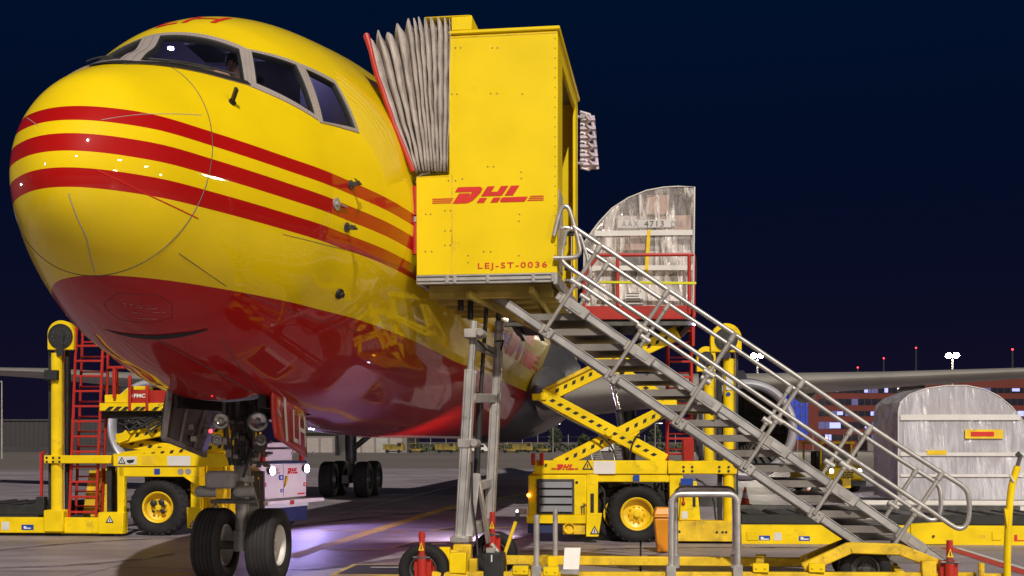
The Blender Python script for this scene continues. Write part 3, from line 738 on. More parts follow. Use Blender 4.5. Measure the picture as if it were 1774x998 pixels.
mb.beam((-.60, 3.76, 2.40), (-.72, 3.86, 1.84), .06, .05); mb.beam((-.72, 3.86, 1.84), (-.84, 5.52, 1.61), .05, .05); mb.beam((-.64, 4.4, 2.3), (-.78, 4.45, 1.75), .04, .04); mb.beam((-.64, 5.0, 2.27), (-.80, 5.0, 1.70), .04, .04)
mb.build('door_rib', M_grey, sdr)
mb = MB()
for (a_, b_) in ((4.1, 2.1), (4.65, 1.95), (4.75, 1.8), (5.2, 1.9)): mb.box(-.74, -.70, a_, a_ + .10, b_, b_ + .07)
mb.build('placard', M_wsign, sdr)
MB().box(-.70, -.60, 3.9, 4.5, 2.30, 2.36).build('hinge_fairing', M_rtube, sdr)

# main gear
for sx_, xx in ((-1, -4.45), (1, 4.65)):
    ms = MB().cyl((xx, 27.4, 3.4), (xx, 27.6, 1.15), .19, 16).cyl((xx, 27.6, 1.2), (xx, 27.6, .6), .13, 16).beam((xx, 26.8, .58), (xx, 28.4, .58), .22, .26).tube([(xx - sx_ * 1.6, 27.2, 2.7), (xx, 27.5, 1.5)], .09, 10).tube([(xx, 28.4, 2.9), (xx, 27.7, 1.3)], .06, 8).build('main_gear_strut', M_steel, A)
    MB().box(xx + sx_ * .28, xx + sx_ * .34, 26.8, 27.9, 1.35, 2.6).build('main_gear_door', M_grey, ms)
    for yy in (26.89, 28.31):
        for dx in (-.57, .57):
            wheel(A, 'main_wheel', (xx + dx, yy, .58), (1 if dx > 0 else -1, 0, 0), .58, .44, M_rub, M_steel, .46, n=32, bolts=6)

# wings (airfoil lofts), fairing, engines, fin
def airfoil(chord, th):
    up, lo = [], []
    for k in range(15):
        x = (1 - math.cos(math.pi * k / 14)) / 2
        yt = 5 * th * (.2969 * math.sqrt(x) - .126 * x - .3516 * x * x + .2843 * x**3 - .1036 * x**4)
        up.append((x * chord, yt * chord * .9)); lo.append((x * chord, -yt * chord * 1.1))
    return up + lo[::-1][1:-1]
def loft(stations, name, mat, parent):
    mb = MB(); rings = []
    for x, y0, z0, ch, th in stations: rings.append([V(x, y0 + a, z0 + h) for a, h in airfoil(ch, th)])
    m = len(rings[0]); vs = [p for r in rings for p in r]
    fs = [(i * m + k, i * m + (k + 1) % m, (i + 1) * m + (k + 1) % m, (i + 1) * m + k) for i in range(len(rings) - 1) for k in range(m)]
    fs += [tuple(range(m))[::-1], tuple((len(rings) - 1) * m + k for k in range(m))]
    return mb.add(vs, fs).build(name, mat, parent, angle=60)
for sg in (1, -1):
    zt = 0 if sg > 0 else .25
    wg = loft([(sg * 2.2, 21.0, 3.15, 9.6, .14), (sg * 5.5, 23.4, 3.38, 8.0, .125), (sg * 8, 25.0, 3.55 + zt * .3, 6.6, .115), (sg * 13, 28.1, 3.85 + zt * .6, 5.0, .105), (sg * 17, 30.6, 4.12 + zt, 4.0, .10), (sg * 23.8, 34.6, 4.55 + zt, 2.2, .09)], 'wing', M_wing, A)
    for yb, zz in ((10.5, 3.35), (14.5, 3.65)):
        MB().lathe((sg * yb, 28.2 + (yb - 8) * .62, zz + zt * .5), (0, 1, .02), [(-1.6, .01), (-1.2, .12), (-.4, .24), (.8, .27), (1.8, .18), (2.6, .01)], 14).build('flap_fairing', M_wing, wg)
MB().lathe((0, 26, 2.35), (0, 1, 0), [(-6.2, .02), (-5.6, .9), (-4.0, 1.9), (-2, 2.35), (2, 2.5), (6, 2.1), (8, .6)], 40).build('belly_fairing', M_fair, A).scale = (1.28, 1, .78)
bpy.data.objects['belly_fairing'].location.z = 1.85
MB().lathe((2.35, 20.2, 3.25), (.05, 1, 0), [(-.2, .01), (0, .2), (.6, .42), (1.6, .60), (3, .62)], 20).build('wing_root_light_fairing', M_fair, A)
def nacelle(x, s0, zc):
    c, ax = (x, s0, zc), (0, 1, 0)
    nc = MB().lathe(c, ax, [(.22, 1.34), (.7, 1.40), (1.6, 1.42), (2.8, 1.36), (4.2, 1.12), (4.6, 1.02), (4.55, .95)], 56).lathe(c, ax, [(.22, 1.10), (.9, 1.14), (1.3, 1.16)], 56).lathe(c, ax, [(4.4, .9), (5.4, .66), (6.2, .45), (6.6, .1)], 32).build('engine_nacelle', M_fair, A, angle=60)
    MB().lathe(c, ax, [(.24, 1.345), (.10, 1.31), (.03, 1.26), (0, 1.215), (.03, 1.17), (.12, 1.12), (.24, 1.10)], 64).build('inlet_lip', M_lip, nc)
    mb = MB()
    for k in range(36):
        a = 2 * math.pi * k / 36; u = V(math.cos(a), 0, math.sin(a)); w_ = V(-math.sin(a), 0, math.cos(a)); rows = []
        for r in (.32, .6, .9, 1.14):
            tw = .3 + .75 * (r / 1.14); h = .10 + .04 * r
            d = w_ * math.sin(tw) * h + V(0, 1, 0) * math.cos(tw) * h
            q = V(x, s0 + 1.15, zc) + u * r; rows.append([q - d, q + d])
        mb.grid(rows)
    mb.lathe((x, s0 + 1.3, zc), ax, [(0, 1.16), (.02, .3)], 36)
    mb.build('fan', M_steel, nc, fix=False)
    MB().lathe((x, s0 + 1.0, zc), ax, [(-.42, .01), (-.3, .12), (-.1, .25), (.15, .34)], 24).build('spinner', M_black, nc)
    mb = MB(); mb.prism([(x - .22, s0 + 1.6, zc + 1.3), (x - .22, s0 + 3.0, zc + 1.75), (x - .22, s0 + 7.5, zc + 1.5), (x - .22, s0 + 6.5, zc + .5), (x - .22, s0 + 4.0, zc + 1.0)], (.44, 0, 0)).build('engine_pylon', M_fair, nc, bevel=.05)
nacelle(7.80, 21.6, 2.12); nacelle(-8.60, 21.4, 2.22)
mb = MB().prism([(-.15, 43.5, 7.2), (-.15, 50.2, 15.5), (-.15, 53, 15.5), (-.15, 51.5, 7.0)], (.3, 0, 0)).build('tail_fin', pm('tail_yellow', CY[:3], .35, coat=.5, var=.05), A, bevel=.08)

# ================================================================== pilot in the cockpit
M_skin = pm('skin', (.46, .27, .19), .5, var=.06)
M_hair = pm('dark_hair', (.012, .010, .009), .5, var=.3)
M_shirt = pm('dark_uniform_shirt', (.05, .05, .075), .7, var=.1)
def skinned(name, mat, verts, edges, radii, parent, sub=2, root=0, loc=None):
    me = bpy.data.meshes.new(name); me.from_pydata([tuple(v) for v in verts], edges, []); me.materials.append(mat)
    o = bpy.data.objects.new(name, me); COL.objects.link(o)
    if parent is not None: o.parent = parent
    o.modifiers.new('skin', 'SKIN'); sv = me.skin_vertices[0].data
    for i, r in enumerate(radii): sv[i].radius = (r, r) if not isinstance(r, tuple) else r
    for i in range(len(radii)): sv[i].use_root = (i == root)
    s = o.modifiers.new('subdivision', 'SUBSURF'); s.levels = sub; s.render_levels = sub
    for m in o.modifiers: m.show_viewport = True
    o.modifiers['skin'].use_smooth_shade = True
    return o
hd = a_loc(P(404, 113, 12.75)); hx, hs, hz = hd
sh_ = V(hx - .02, hs + .16, hz - .32)
elb = a_loc(P(398, 134, 12.62)); wri = a_loc(P(324, 119, 12.38)); hnd = a_loc(P(311, 118, 12.33))
PIL = tag(bpy.data.objects.new('person', None), 'pilot with dark hair behind the windscreen, bare forearm resting on the panel top', 'person')
COL.objects.link(PIL); PIL.location = A.location; PIL.rotation_euler = A.rotation_euler
vs = [V(hx + .02, hs + .28, hz - .92), V(hx + .01, hs + .24, hz - .62), sh_ + V(0, .02, 0), V(hx, hs + .10, hz - .20), V(hx, hs + .03, hz - .10), V(hx, hs, hz + .01), V(hx, hs + .01, hz + .08),
      sh_ + V(-.18, 0, 0), sh_.lerp(elb, .6) + V(-.10, 0, 0), elb, elb.lerp(wri, .55) + V(0, 0, .015), wri, wri.lerp(hnd, .7),
      sh_ + V(.19, 0, 0), sh_ + V(.25, -.05, -.30), sh_ + V(.20, -.26, -.42), sh_ + V(.15, -.36, -.40),
      V(hx, hs - .085, hz - .02), V(hx - .10, hs + .25, hz - .95), V(hx - .11, hs - .2, hz - .92), V(hx + .13, hs - .2, hz - .92)]
es = [(0, 1), (1, 2), (2, 3), (3, 4), (4, 5), (5, 6), (2, 7), (7, 8), (8, 9), (9, 10), (10, 11), (11, 12), (2, 13), (13, 14), (14, 15), (15, 16), (5, 17), (0, 19), (0, 20)]
vs.pop(18); es = [(a if a < 18 else a - 1, b_ if b_ < 18 else b_ - 1) for a, b_ in es]
rd = [.14, .14, .15, .055, .065, .088, .07, .075, .055, .046, .044, .030, .034, .075, .05, .04, .035, .022, .08, .08]
# five fingers on the hand that rests on the panel
fd = (hnd - wri).normalized(); fa = V(0, -.8, -.2).normalized()
for q, (off, ln) in enumerate(((-.030, .062), (-.010, .075), (.010, .072), (.028, .055))):
    b0 = wri.lerp(hnd, .9) + fa * off; b1 = b0 + fd * ln * .55 + V(0, 0, .008); b2 = b0 + fd * ln + V(0, 0, -.018)
    i0 = len(vs); vs += [b0, b1, b2]; es += [(12 - 0, i0), (i0, i0 + 1), (i0 + 1, i0 + 2)]; rd += [.011, .0095, .008]
i0 = len(vs); tb = wri + fa * .03; vs += [tb + fd * .02, tb + fd * .045 + fa * .02]; es += [(11, i0), (i0, i0 + 1)]; rd += [.013, .010]
skinned('body', M_skin, vs, es, rd, PIL)
MB().sphere((hx, hs + .025, hz + .055), .105, 16, (.92, 1.02, .95)).build('hair', M_hair, PIL)
for sg in (-1, 1):
    MB().sphere((hx + sg * .034, hs - .078, hz + .012), .013, 10).build('eye', M_seal, PIL)
    MB().sphere((hx + sg * .088, hs + .01, hz), .026, 10, (.4, .7, 1.2)).build('ear', M_skin, PIL)
MB().beam((hx - .025, hs - .088, hz - .055), (hx + .025, hs - .088, hz - .055), .01, .008).build('mouth', pm('lip_skin', (.32, .15, .11), .5), PIL)
skinned('shirt', M_shirt, [V(hx + .02, hs + .28, hz - .95), V(hx + .01, hs + .24, hz - .60), sh_ + V(0, .02, -.02), sh_ + V(-.19, 0, 0), sh_.lerp(elb, .62) + V(-.09, 0, 0), sh_ + V(.2, 0, 0), sh_ + V(.25, -.05, -.28)],
        [(0, 1), (1, 2), (2, 3), (3, 4), (2, 5), (5, 6)], [.165, .165, .165, .095, .072, .095, .07], PIL)

# ================================================================== covered passenger steps
UY = -R(8.0)
U = Frame(-1.2, 14.45, UY)
Bf = Frame(-1.2, 13.55, -R(2.2))              # wheeled base, steered a little off the stair's line
def W_(fr, p): return fr.o + V(p[0] * fr.c - p[1] * fr.s, p[0] * fr.s + p[1] * fr.c, p[2])
T = thing('passenger_steps', 'tall yellow canopy on a lifting mast with grey steps down to the right', 'aircraft steps', (U.o.x, U.o.y, 0), UY)
def u(px, py, c=0.0): return U.on(px, py, c)
def ub(px, py, c=0.0): return U.loc(W_(Bf, Bf.on(px, py, c)))
WD = 3.0
# canopy
wall = [u(783, 57), u(969, 52), u(963, 473), u(720, 470), u(723, 306), u(774, 303)]
xr = u(966, 300).x
wall[1].x = xr + .02; wall[2].x = xr
for p in (wall[0], wall[5]): p.x = u(778, 180).x
for p in (wall[3], wall[4]): p.x = u(721, 390).x
zb, zt_ = wall[2].z, wall[1].z
wall[1].x = wall[2].x = xr; wall[3].z = zb; wall[0].z = wall[1].z = zt_
nw = MB().prism(wall, (0, .05, 0)).build('canopy_wall', M_yel, T, bevel=.01, label='near yellow wall with the red word mark')
fwl = [wall[0], wall[1], wall[2], wall[3], wall[4], wall[5]]
MB().prism([p + V(0, WD - .05, 0) for p in fwl], (0, .05, 0)).build('canopy_wall', M_yel, T, bevel=.01, label='far yellow wall')
xl = wall[0].x
MB().box(xl - .002, xr + .03, -.03, WD + .03, zt_ + .002, zt_ + .05).build('canopy_roof', M_yel, T, bevel=.012)
hx0 = u(735, 35).x; hx1 = u(815, 35).x; hz1 = u(780, 31).z
MB().box(hx0, hx1, -.02, WD + .02, zt_ + .24, hz1).box(xl + .03, hx1 + .02, -.012, WD + .012, zt_ + .052, zt_ + .238).build('bellows_hood', M_yel, T, bevel=.012)
MB().box(xr - .04, xr, .053, .62, zb, zt_ - .001).build('canopy_jamb', M_yel, T, bevel=.008)
MB().box(xr - .04, xr, WD - .42, WD - .053, zb, zt_ - .001).build('canopy_jamb', M_yel, T, bevel=.008)
MB().box(xr - .05, xr - .001, .623, WD - .423, zt_ - .22, zt_ - .001).build('canopy_header', M_yel, T, bevel=.008)
MB().box(xl + .05, xr - .06, .06, WD - .06, zt_ - .06, zt_ - .03).build('canopy_ceiling', M_alud, T)
M_scr = pm('scratched_clear_panel', (.50, .42, .33), .4, var=.3, scale=5, dirt=.7, dcol=(.45, .30, .06), dscale=4)
zs1 = u(966, 325).z
MB().box(xr + .003, xr + .012, .06, .58, zb + .05, zs1).build('scuff_panel', M_scr, T, bevel=.004)
MB().box(xr - .055, xr - .045, WD - .5, WD - .06, zb + .05, zs1).build('scuff_panel', M_scr, T)
# trim along the wall edges, panel seams and rivets
MB().box(xl, xr, -.004, -.0005, zt_ - .035, zt_ - .025).box(u(782, 0, 0).x, u(784, 0, 0).x, -.003, -.0005, zb, wall[5].z).box(wall[4].x, xl, -.003, -.0005, wall[4].z - .012, wall[4].z - .006).build('panel_seam', M_yold, nw)
mb = MB()
for px, py in ((789, 83), (798, 83), (853, 83), (862, 83), (783, 163), (792, 163), (850, 162), (861, 162), (905, 163), (777, 313), (789, 313), (801, 310), (845, 289), (855, 289), (903, 298), (903, 309), (738, 371), (746, 371), (900, 371), (899, 383), (737, 436), (748, 436), (838, 436), (850, 436), (811, 443), (811, 455), (899, 443), (771, 365), (781, 365), (771, 400), (781, 400), (771, 425), (780, 425)):
    p = u(px, py); mb.cyl(p + V(0, -.006, 0), p + V(0, .01, 0), .008, 8)
for k in range(24):
    z = zb + .1 + (zt_ - zb - .2) * k / 23; mb.cyl((xr - .03, -.006, z), (xr - .03, .01, z), .007, 6)
mb.build('rivet', M_steel, nw, kind='stuff')
EX, EZ = V(1, 0, 0), V(0, 0, 1)
o_ = u(749, 354)
express_logo('word_mark', M_rprint, nw, o_, EX, EZ, u(942, 354).x - o_.x, u(750, 326).z - o_.z, thick=.006)
o_ = u(828, 468); o_.z = zb + .05
text('LEJ-ST-0036', 'fleet_number', M_rprint, nw, o_, EX, EZ, width=u(948, 468).x - o_.x, height=.095, thick=.006, spacing=1.25, bold=.012)

# bellows between the canopy and the aircraft
tops = [(640, 74), (657, 62), (673, 66), (690, 50), (709, 42), (718, 41), (727, 40), (737, 41), (749, 40), (760, 40), (772, 40), (781, 42)]
bots = [(719, 298), (722, 297), (727, 296), (733, 296), (738, 296), (743, 296), (748, 296), (753, 296), (758, 296), (763, 296), (768, 296), (776, 296)]
def fold(i, half=False):
    if half:
        a, b_ = fold(i), fold(i + 1); out = []
        for p, q in zip(a, b_):
            m = (p + q) / 2
            m += V(random.uniform(-.008, .008), .15 if m.y < .6 else (-.15 if m.y > WD - .6 else 0), -.13 if .2 < m.y < WD - .2 else 0)
            out.append(m)
        for k in (11, 12, 13, 14, 15): out[k].z -= .10
        return out
    t, b_ = u(*tops[i], -.04), u(*bots[i], -.04); near = []
    for k in range(12):
        f = k / 11; p = b_.lerp(t, f)
        bow = -.03 * math.sin(math.pi * f) if i == 0 else 0
        near.append(p + V(bow * (1 if i else 1), 0, 0) + V(-random.uniform(-.006, .006), random.uniform(-.012, .012), 0))
    zz = t.z
    near[11] = near[11] + V(-.01, -.01, .07); near[10] = near[10] + V(0, 0, .03)
    top = [V(t.x, WD * f, zz - .06) for f in (.05, .3, .7, .95)]
    far = [V(p.x, WD + .04, p.z) for p in near[::-1]]
    return near + top + far
folds = [fold(i) for i in range(len(tops))]
_fold = fold
def fold(i, half=False): return folds[i] if not half else _fold(i, True)
for i in range(len(tops) - 1):
    a, v_, b_ = folds[i], _fold(i, True), folds[i + 1]
    q1 = [(p + q) / 2 + V(random.uniform(-.014, .014), random.uniform(-.035, .035), random.uniform(-.01, .01)) for p, q in zip(a, v_)]
    q2 = [(p + q) / 2 + V(random.uniform(-.01, .01), random.uniform(-.02, .02), random.uniform(-.01, .01)) for p, q in zip(v_, b_)]
    o = MB().grid([a, q1, v_, q2, b_]).build('bellows_pleat', M_fabric, T, fix=False, angle=60)
    s = o.modifiers.new('thickness', 'SOLIDIFY'); s.thickness = .008
MB().tube([p + V(-.02, -.03, 0) for p in folds[0]], .032, 10).build('bellows_bumper', M_rtube, T, label='red padded edge of the bellows')
MB().box(u(722, 300).x, u(776, 300).x, .1, WD - .1, wall[4].z - .02, wall[4].z + .015).build('bellows_shelf', M_alud, T)
for a, b_ in ((322, 372), (386, 440)):
    z0, z1 = u(718, b_).z, u(718, a).z; x = u(718.5, 380).x
    for c in (.04, WD - .04):
        MB().cyl((x, c, z0), (x, c, z1), .042, 14).build('door_buffer', M_rtube, T)
MB().box(u(715, 380).x, u(722, 380).x, .02, .10, u(718, 384).z, u(718, 374).z).build('buffer_bracket', M_tube, T)
MB().tube([u(722, 318, .05), u(723, 308, .05), u(731, 302, .05), u(745, 299, .05)], .018, 8).build('hose', M_tube, T)

# platform under the canopy
xL, xR = u(721, 480).x, u(966, 480).x
pz1, pz0 = u(840, 474).z, u(840, 491).z
MB().box(xL, xR - .06, .0, .07, pz0, pz1).build('platform_edge', M_alu, T, bevel=.008)
for c0, c1 in ((pz0 + .03, pz0 + .045), (pz0 + .085, pz0 + .10)):
    MB().box(xL + .01, xR - .07, -.006, -.0005, c0, c1).build('edge_groove', M_steel, T)
for px in (772, 785, 842, 921, 955):
    MB().box(u(px, 480).x, u(px + 6, 480).x, -.02, -.001, pz0 + .005, pz1 - .005).build('edge_bracket', M_tube, T, bevel=.004)
MB().box(xL, xR - .06, WD - .07, WD, pz0, pz1).build('platform_edge', M_alu, T, bevel=.008)
MB().box(xR - .06, xR, -.01, WD, pz0 - .03, pz1).build('platform_end', M_alud, T, bevel=.01)
MB().box(xL, xL + .06, .07, WD - .07, pz0, pz1).build('platform_end', M_alud, T, bevel=.01)
M_deck = pm('ribbed_deck_plate', (.20, .165, .12), .5, metal=.3, var=.2, dirt=.3)
mb = MB().box(xL + .06, xR - .06, .07, WD - .07, pz1 - .05, pz1 - .003); mb.build('platform_deck', M_deck, T)
for k in range(14):
    x = xL + .12 + (xR - xL - .26) * k / 13
    MB().box(x - .02, x + .02, .08, WD - .08, pz1 - .075, pz1 - .052).build('deck_rib', M_deck, T)
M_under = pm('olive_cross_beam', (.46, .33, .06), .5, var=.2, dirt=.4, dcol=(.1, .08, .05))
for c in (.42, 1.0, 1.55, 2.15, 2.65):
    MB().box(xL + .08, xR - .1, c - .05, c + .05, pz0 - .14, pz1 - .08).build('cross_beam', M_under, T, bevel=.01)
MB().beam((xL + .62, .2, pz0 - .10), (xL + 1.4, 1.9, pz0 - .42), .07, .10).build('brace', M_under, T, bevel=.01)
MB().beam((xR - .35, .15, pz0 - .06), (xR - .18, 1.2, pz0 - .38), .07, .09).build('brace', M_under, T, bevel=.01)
for px, c, hh in ((798, .6, .16), (815, .9, .25), (864, 1.5, .2)):
    p = u(px, 505, c); MB().cyl((p.x, c, pz0 - .1), (p.x, c, pz0 - .1 - hh), .04, 8).build('pivot', M_black, T)

# lifting mast
def rail(a, b_, ca, w_, m, name='mast_rail', lab=None):
    p, q = u(*a, ca), u(*b_, ca)
    mb = MB().beam(p, q, w_, w_ * 1.1, up=(0, 1, 0)); o = mb.build(name, m, T, bevel=.012, label=lab)
    d = (q - p).normalized(); s = V(-d.z, 0, d.x)
    for k in (-.28, .28):
        MB().beam(p + s * w_ * k + V(0, -w_ * .56, 0), q + s * w_ * k + V(0, -w_ * .56, 0), .006, .006, up=(0, 1, 0)).build('rail_groove', M_steel, o)
    return o
rail((815, 640), (797, 948), .35, .135, M_alu)
rail((822, 556), (812, 690), .40, .085, M_alud)
rail((866, 556), (853, 820), 1.25, .115, M_alud)
rail((858, 700), (846, 955), 1.15, .13, M_alud)
MB().cyl(u(843, 530, .8), u(832, 690, .8), .028, 12).cyl(u(832, 680, .8), u(825, 830, .8), .045, 14).build('lifting_ram', M_black, T)
for a, b_, ca, cb in (((826, 598), (858, 612), .42, 1.2), ((820, 690), (856, 690), .42, 1.2), ((806, 848), (852, 836), .42, 1.15)):
    MB().beam(u(*a, ca), u(*b_, cb), .06, .12).build('mast_cross_piece', M_alud, T, bevel=.01)
MB().beam(u(826, 820, .40), u(812, 938, .40), .10, .05, up=(0, 1, 0)).beam(u(828, 822, .5), u(846, 940, .9), .05, .07).build('mast_brace', M_alu, T, bevel=.008)
MB().beam(u(800, 925, .45), u(848, 905, 1.1), .10, .16).build('mast_foot_beam', M_alud, T, bevel=.01)
p = u(797, 936, .3); MB().box(p.x - .10, p.x + .14, .15, .45, p.z - .02, p.z + .06).build('mast_foot', M_alu, T, bevel=.01)
for py in (577, 768):
    p = u(818 - (py - 560) * .058, py, .28); MB().box(p.x - .10, p.x + .12, .26, .46, p.z - .06, p.z + .06).cyl((p.x + .12, .2, p.z), (p.x + .12, .5, p.z), .05, 12).build('rail_clamp', M_alud, T, bevel=.01)
for q_ in ([u(828, 590, .3), u(842, 605, .5), u(855, 612, 1)], [u(817, 800, .3), u(818, 870, .28), u(826, 930, .3), u(828, 962, .2)], [u(858, 592, 1.1), u(872, 590, 1.1), u(868, 607, 1.1)]): MB().tube(q_, .014, 6).build('cable', M_black, T)

# stairs: two pairs of parallel stringers keep the treads level
ST = 1.35
M_tread = pm('dark_step_plate', (.20, .175, .16), .5, metal=.35, var=.2, scale=4, dirt=.4, dcol=(.07, .06, .055), dscale=3)
def ylo(x): return 527 + (x - 879) * .6805
def yup(x): return 515 + (x - 970) * .691
def stringer(a, b_, c, m=M_alu):
    p, q = u(*a, c), u(*b_, c); o = MB().beam(p, q, .11, .05, up=(0, 1, 0)).build('stringer', m, T, bevel=.006)
    d = (q - p).normalized(); s = V(-d.z, 0, d.x)
    for k in (-.042, .042): MB().beam(p + s * k + V(0, -.028, 0), q + s * k + V(0, -.028, 0), .007, .008, up=(0, 1, 0)).build('stringer_groove', M_steel, o)
    return o
SC = .02
for a, b_ in (((879, 527), (1545, ylo(1545))), ((965, yup(965)), (1655, yup(1655)))):
    s1 = stringer(a, b_, SC)
    part_copy(s1, (0, ST, 0))
p = stringer((790, ylo(790)), (882, ylo(882)), .55, M_alud)
y = 551.0; k = 0
while y < 975:
    x0 = 879 + (y - 527) / .6805 - 3; x1 = 970 + (y - 515) / .691 + 4
    a, b_ = u(x0, y, SC + .05), u(min(x1, 1640), y, SC + .05)
    z = a.z; c0, c1 = SC + .045, SC + ST - .045
    hexa = [V(a.x, c0, z - .035), V(b_.x - .05, c0, z - .035), V(b_.x, c0, z + .0), V(b_.x - .09, c0, z + .05), V(a.x + .05, c0, z + .05), V(a.x, c0, z + .02)]
    MB().prism(hexa, (0, c1 - c0, 0)).build('tread', M_tread, T, bevel=.004)
    y += 26.2; k += 1
posts = [((944, 573), (1040, 426)), ((1057, 651), (1157, 504)), ((1172, 733), (1272, 580)), ((1290, 811), (1391, 660)), ((1410, 891), (1508, 741)), ((1530, 973), (1632, 820))]
CP = -.06
for i, (a, b_) in enumerate(posts):
    p, q = u(*a, CP), u(*b_, CP)
    o = MB().cyl(p, q, .026, 12).build('handrail_post', M_tube, T)
    d = (q - p).normalized()
    MB().cyl(q - d * .09, q + d * .02, .036, 12).build('tube_joint', M_alud, o)
    mpt = p.lerp(q, .56); MB().cyl(mpt - V(.83, 0, -.56) * .075, mpt + V(.83, 0, -.56) * .075, .040, 12).cyl(mpt - d * .05, mpt + d * .05, .036, 12).build('tube_joint', M_alud, o)
    f = part_copy(o, (0, ST + .10, 0))
    # clamps on both stringers
    dd = V(.82, 0, -.57)
    for yy, fn, ln in ((ylo, None, .11), (yup, None, .34)):
        # where the post crosses the stringer line
        t_ = 0
        for s_ in range(60):
            xx = a[0] + (b_[0] - a[0]) * s_ / 59; yv = a[1] + (b_[1] - a[1]) * s_ / 59
            if yv > yy(xx): t_ = s_ / 59
        c = u(a[0] + (b_[0] - a[0]) * t_, a[1] + (b_[1] - a[1]) * t_, -.02)
        cl = MB().beam(c - dd * .06, c + dd * ln, .135, .075, up=(0, 1, 0)).build('stringer_clamp', M_alud, T, bevel=.012)
        if ln > .2: MB().beam(c + dd * .1 + V(0, -.042, 0), c + dd * .26 + V(0, -.042, 0), .07, .008, up=(0, 1, 0)).build('clamp_plate', M_alu, cl, bevel=.003)
        else:
            mb = MB()
            for ox in (-.03, .03):
                for oz in (-.035, .035): mb.cyl(c + dd * (.02 + ox) + V(.57, 0, .82) * oz + V(0, -.045, 0), c + dd * (.02 + ox) + V(.57, 0, .82) * oz + V(0, -.03, 0), .009, 6)
            mb.build('bolt', M_steel, cl, kind='stuff')
        part_copy(cl, (0, ST + .0, 0))
R1 = [(993, 393), (1040, 424.5), (1272, 579), (1391, 659), (1508, 740), (1632, 820), (1662, 838), (1672, 846), (1678, 858), (1680, 885), (1677, 905), (1669, 915), (1659, 916), (1645, 908), (1602, 878)]
R3 = [(1602, 878), (1474, 793), (1350, 710), (1180, 593), (995, 470), (980, 459), (974, 452)]
pts = [u(*p, CP) for p in R1] + [u(*p, CP) for p in R3[1:]]
hr = MB().tube(soft(pts, 2), .029, 12).build('handrail', M_tube, T, label='near grey tubular handrail with rounded lower end')
f = part_copy(hr, (0, ST + .10, 0)); f['label'] = 'far grey tubular handrail'
g1 = [(959, 409), (969, 367), (976, 357), (984, 358), (990, 372), (1005, 430), (1003, 441), (995, 447), (959, 447)]
MB().tube(soft([u(*p, CP) for p in g1]), .028, 12).build('landing_rail', M_tube, T)
g2 = [(960, 425), (972, 398), (980, 393), (1000, 401), (1008, 414), (1024, 470), (1020, 480), (1004, 486)]
MB().tube(soft([u(*p, .5) for p in g2]), .024, 10).build('landing_rail', M_tube, T)
g3 = [(975, 452), (973, 440), (980, 402), (990, 396)]
MB().tube([u(*p, CP) for p in g3], .024, 10).build('landing_rail', M_tube, T)
for py in (405, 465, 487):
    MB().cyl(u(978, py, .0), u(994, py, .0), .03, 10).build('rail_socket', M_steel, T)
MB().box(u(977, 0).x, u(981, 0).x, -.02, .03, u(978, 424).z, u(978, 405).z).build('latch', M_steel, T, bevel=.004)

# folded plastic curtain on the far side of the canopy
M_curt = pm('clear_plastic_curtain', (.50, .42, .50), .25, var=.3, coat=.5)
c = WD + .10
cu_ = lambda px, py, c_: u(px - 7, py, c_)
for zz_ in (205, 285): p = cu_(1014, zz_, c); MB().beam((xr - .02, WD - .02, p.z), (p.x + .04, c, p.z), .04, .03).build('curtain_bracket', M_alu, T)
fc = MB().tube([cu_(1012, 194, c), cu_(1028, 199, c), cu_(1034, 214, c), cu_(1042, 293, c)], .026, 8).build('curtain_rail', M_curt, T)
for k in range(6):
    yy = 208 + k * 15.5; xx = 1021 + k * 1.3
    cc = cu_(xx, yy, c)
    MB().tube([cu_(1012, yy - 8, c), cu_(xx, yy - 9, c), cu_(xx + 8, yy, c - .1), cu_(xx, yy + 9, c), cu_(1013, yy + 5, c)], .016, 8).tube([cc + V(.055 * math.cos(t_ * .524), .0, .055 * math.sin(t_ * .524)) for t_ in range(12)], .018, 8, closed=True).grid([[cu_(1012, yy - 8, c + .05), cu_(1037 + k * 1.2, yy - 8, c + .05)], [cu_(1012, yy, c - .05), cu_(1038 + k * 1.2, yy, c - .05)], [cu_(1012, yy + 8, c + .05), cu_(1039 + k * 1.2, yy + 8, c + .05)]]).build('curtain_fold', M_curt, fc, fix=False)

# wheeled base
def bbeam(a, b_, c, hgt, wdt, name='base_beam', m=M_yold, ca=None):
    p, q = ub(*a, c), ub(*b_, c if ca is None else ca)
    return MB().beam(p, q, wdt, hgt).build(name, m, T, bevel=.012)
NC, FC = -.02, 1.72
bbeam((742, 1001), (1690, 1003), NC, .15, .10)
bbeam((872, 970), (1390, 974), FC, .12, .10)
bbeam((1392, 985), (1474, 948), NC + .1, .13, .10); bbeam((1470, 949), (1560, 952), NC + .1, .13, .10); bbeam((1556, 951), (1640, 985), NC + .1, .13, .10)
bbeam((1385, 974), (1462, 942), FC, .12, .10); bbeam((1460, 943), (1540, 946), FC, .12, .10)
for a, b_ in (((758, 998), (812, 960)), ((905, 1000), (945, 968)), ((1312, 1000), (1318, 968)), ((1420, 998), (1400, 970)), ((1560, 998), (1530, 965))):
    bbeam(a, b_, NC, .11, .10, 'cross_member', ca=FC)
for px, py, c in ((810, 985, .3), (800, 960, .6), (860, 985, .4), (795, 985, .2), (780, 970, .5)):
    p = ub(px, py, c); MB().box(p.x - .10, p.x + .12, p.y - .06, p.y + .06, p.z - .12, p.z + .12).build('base_bracket', M_yold, T, bevel=.012)
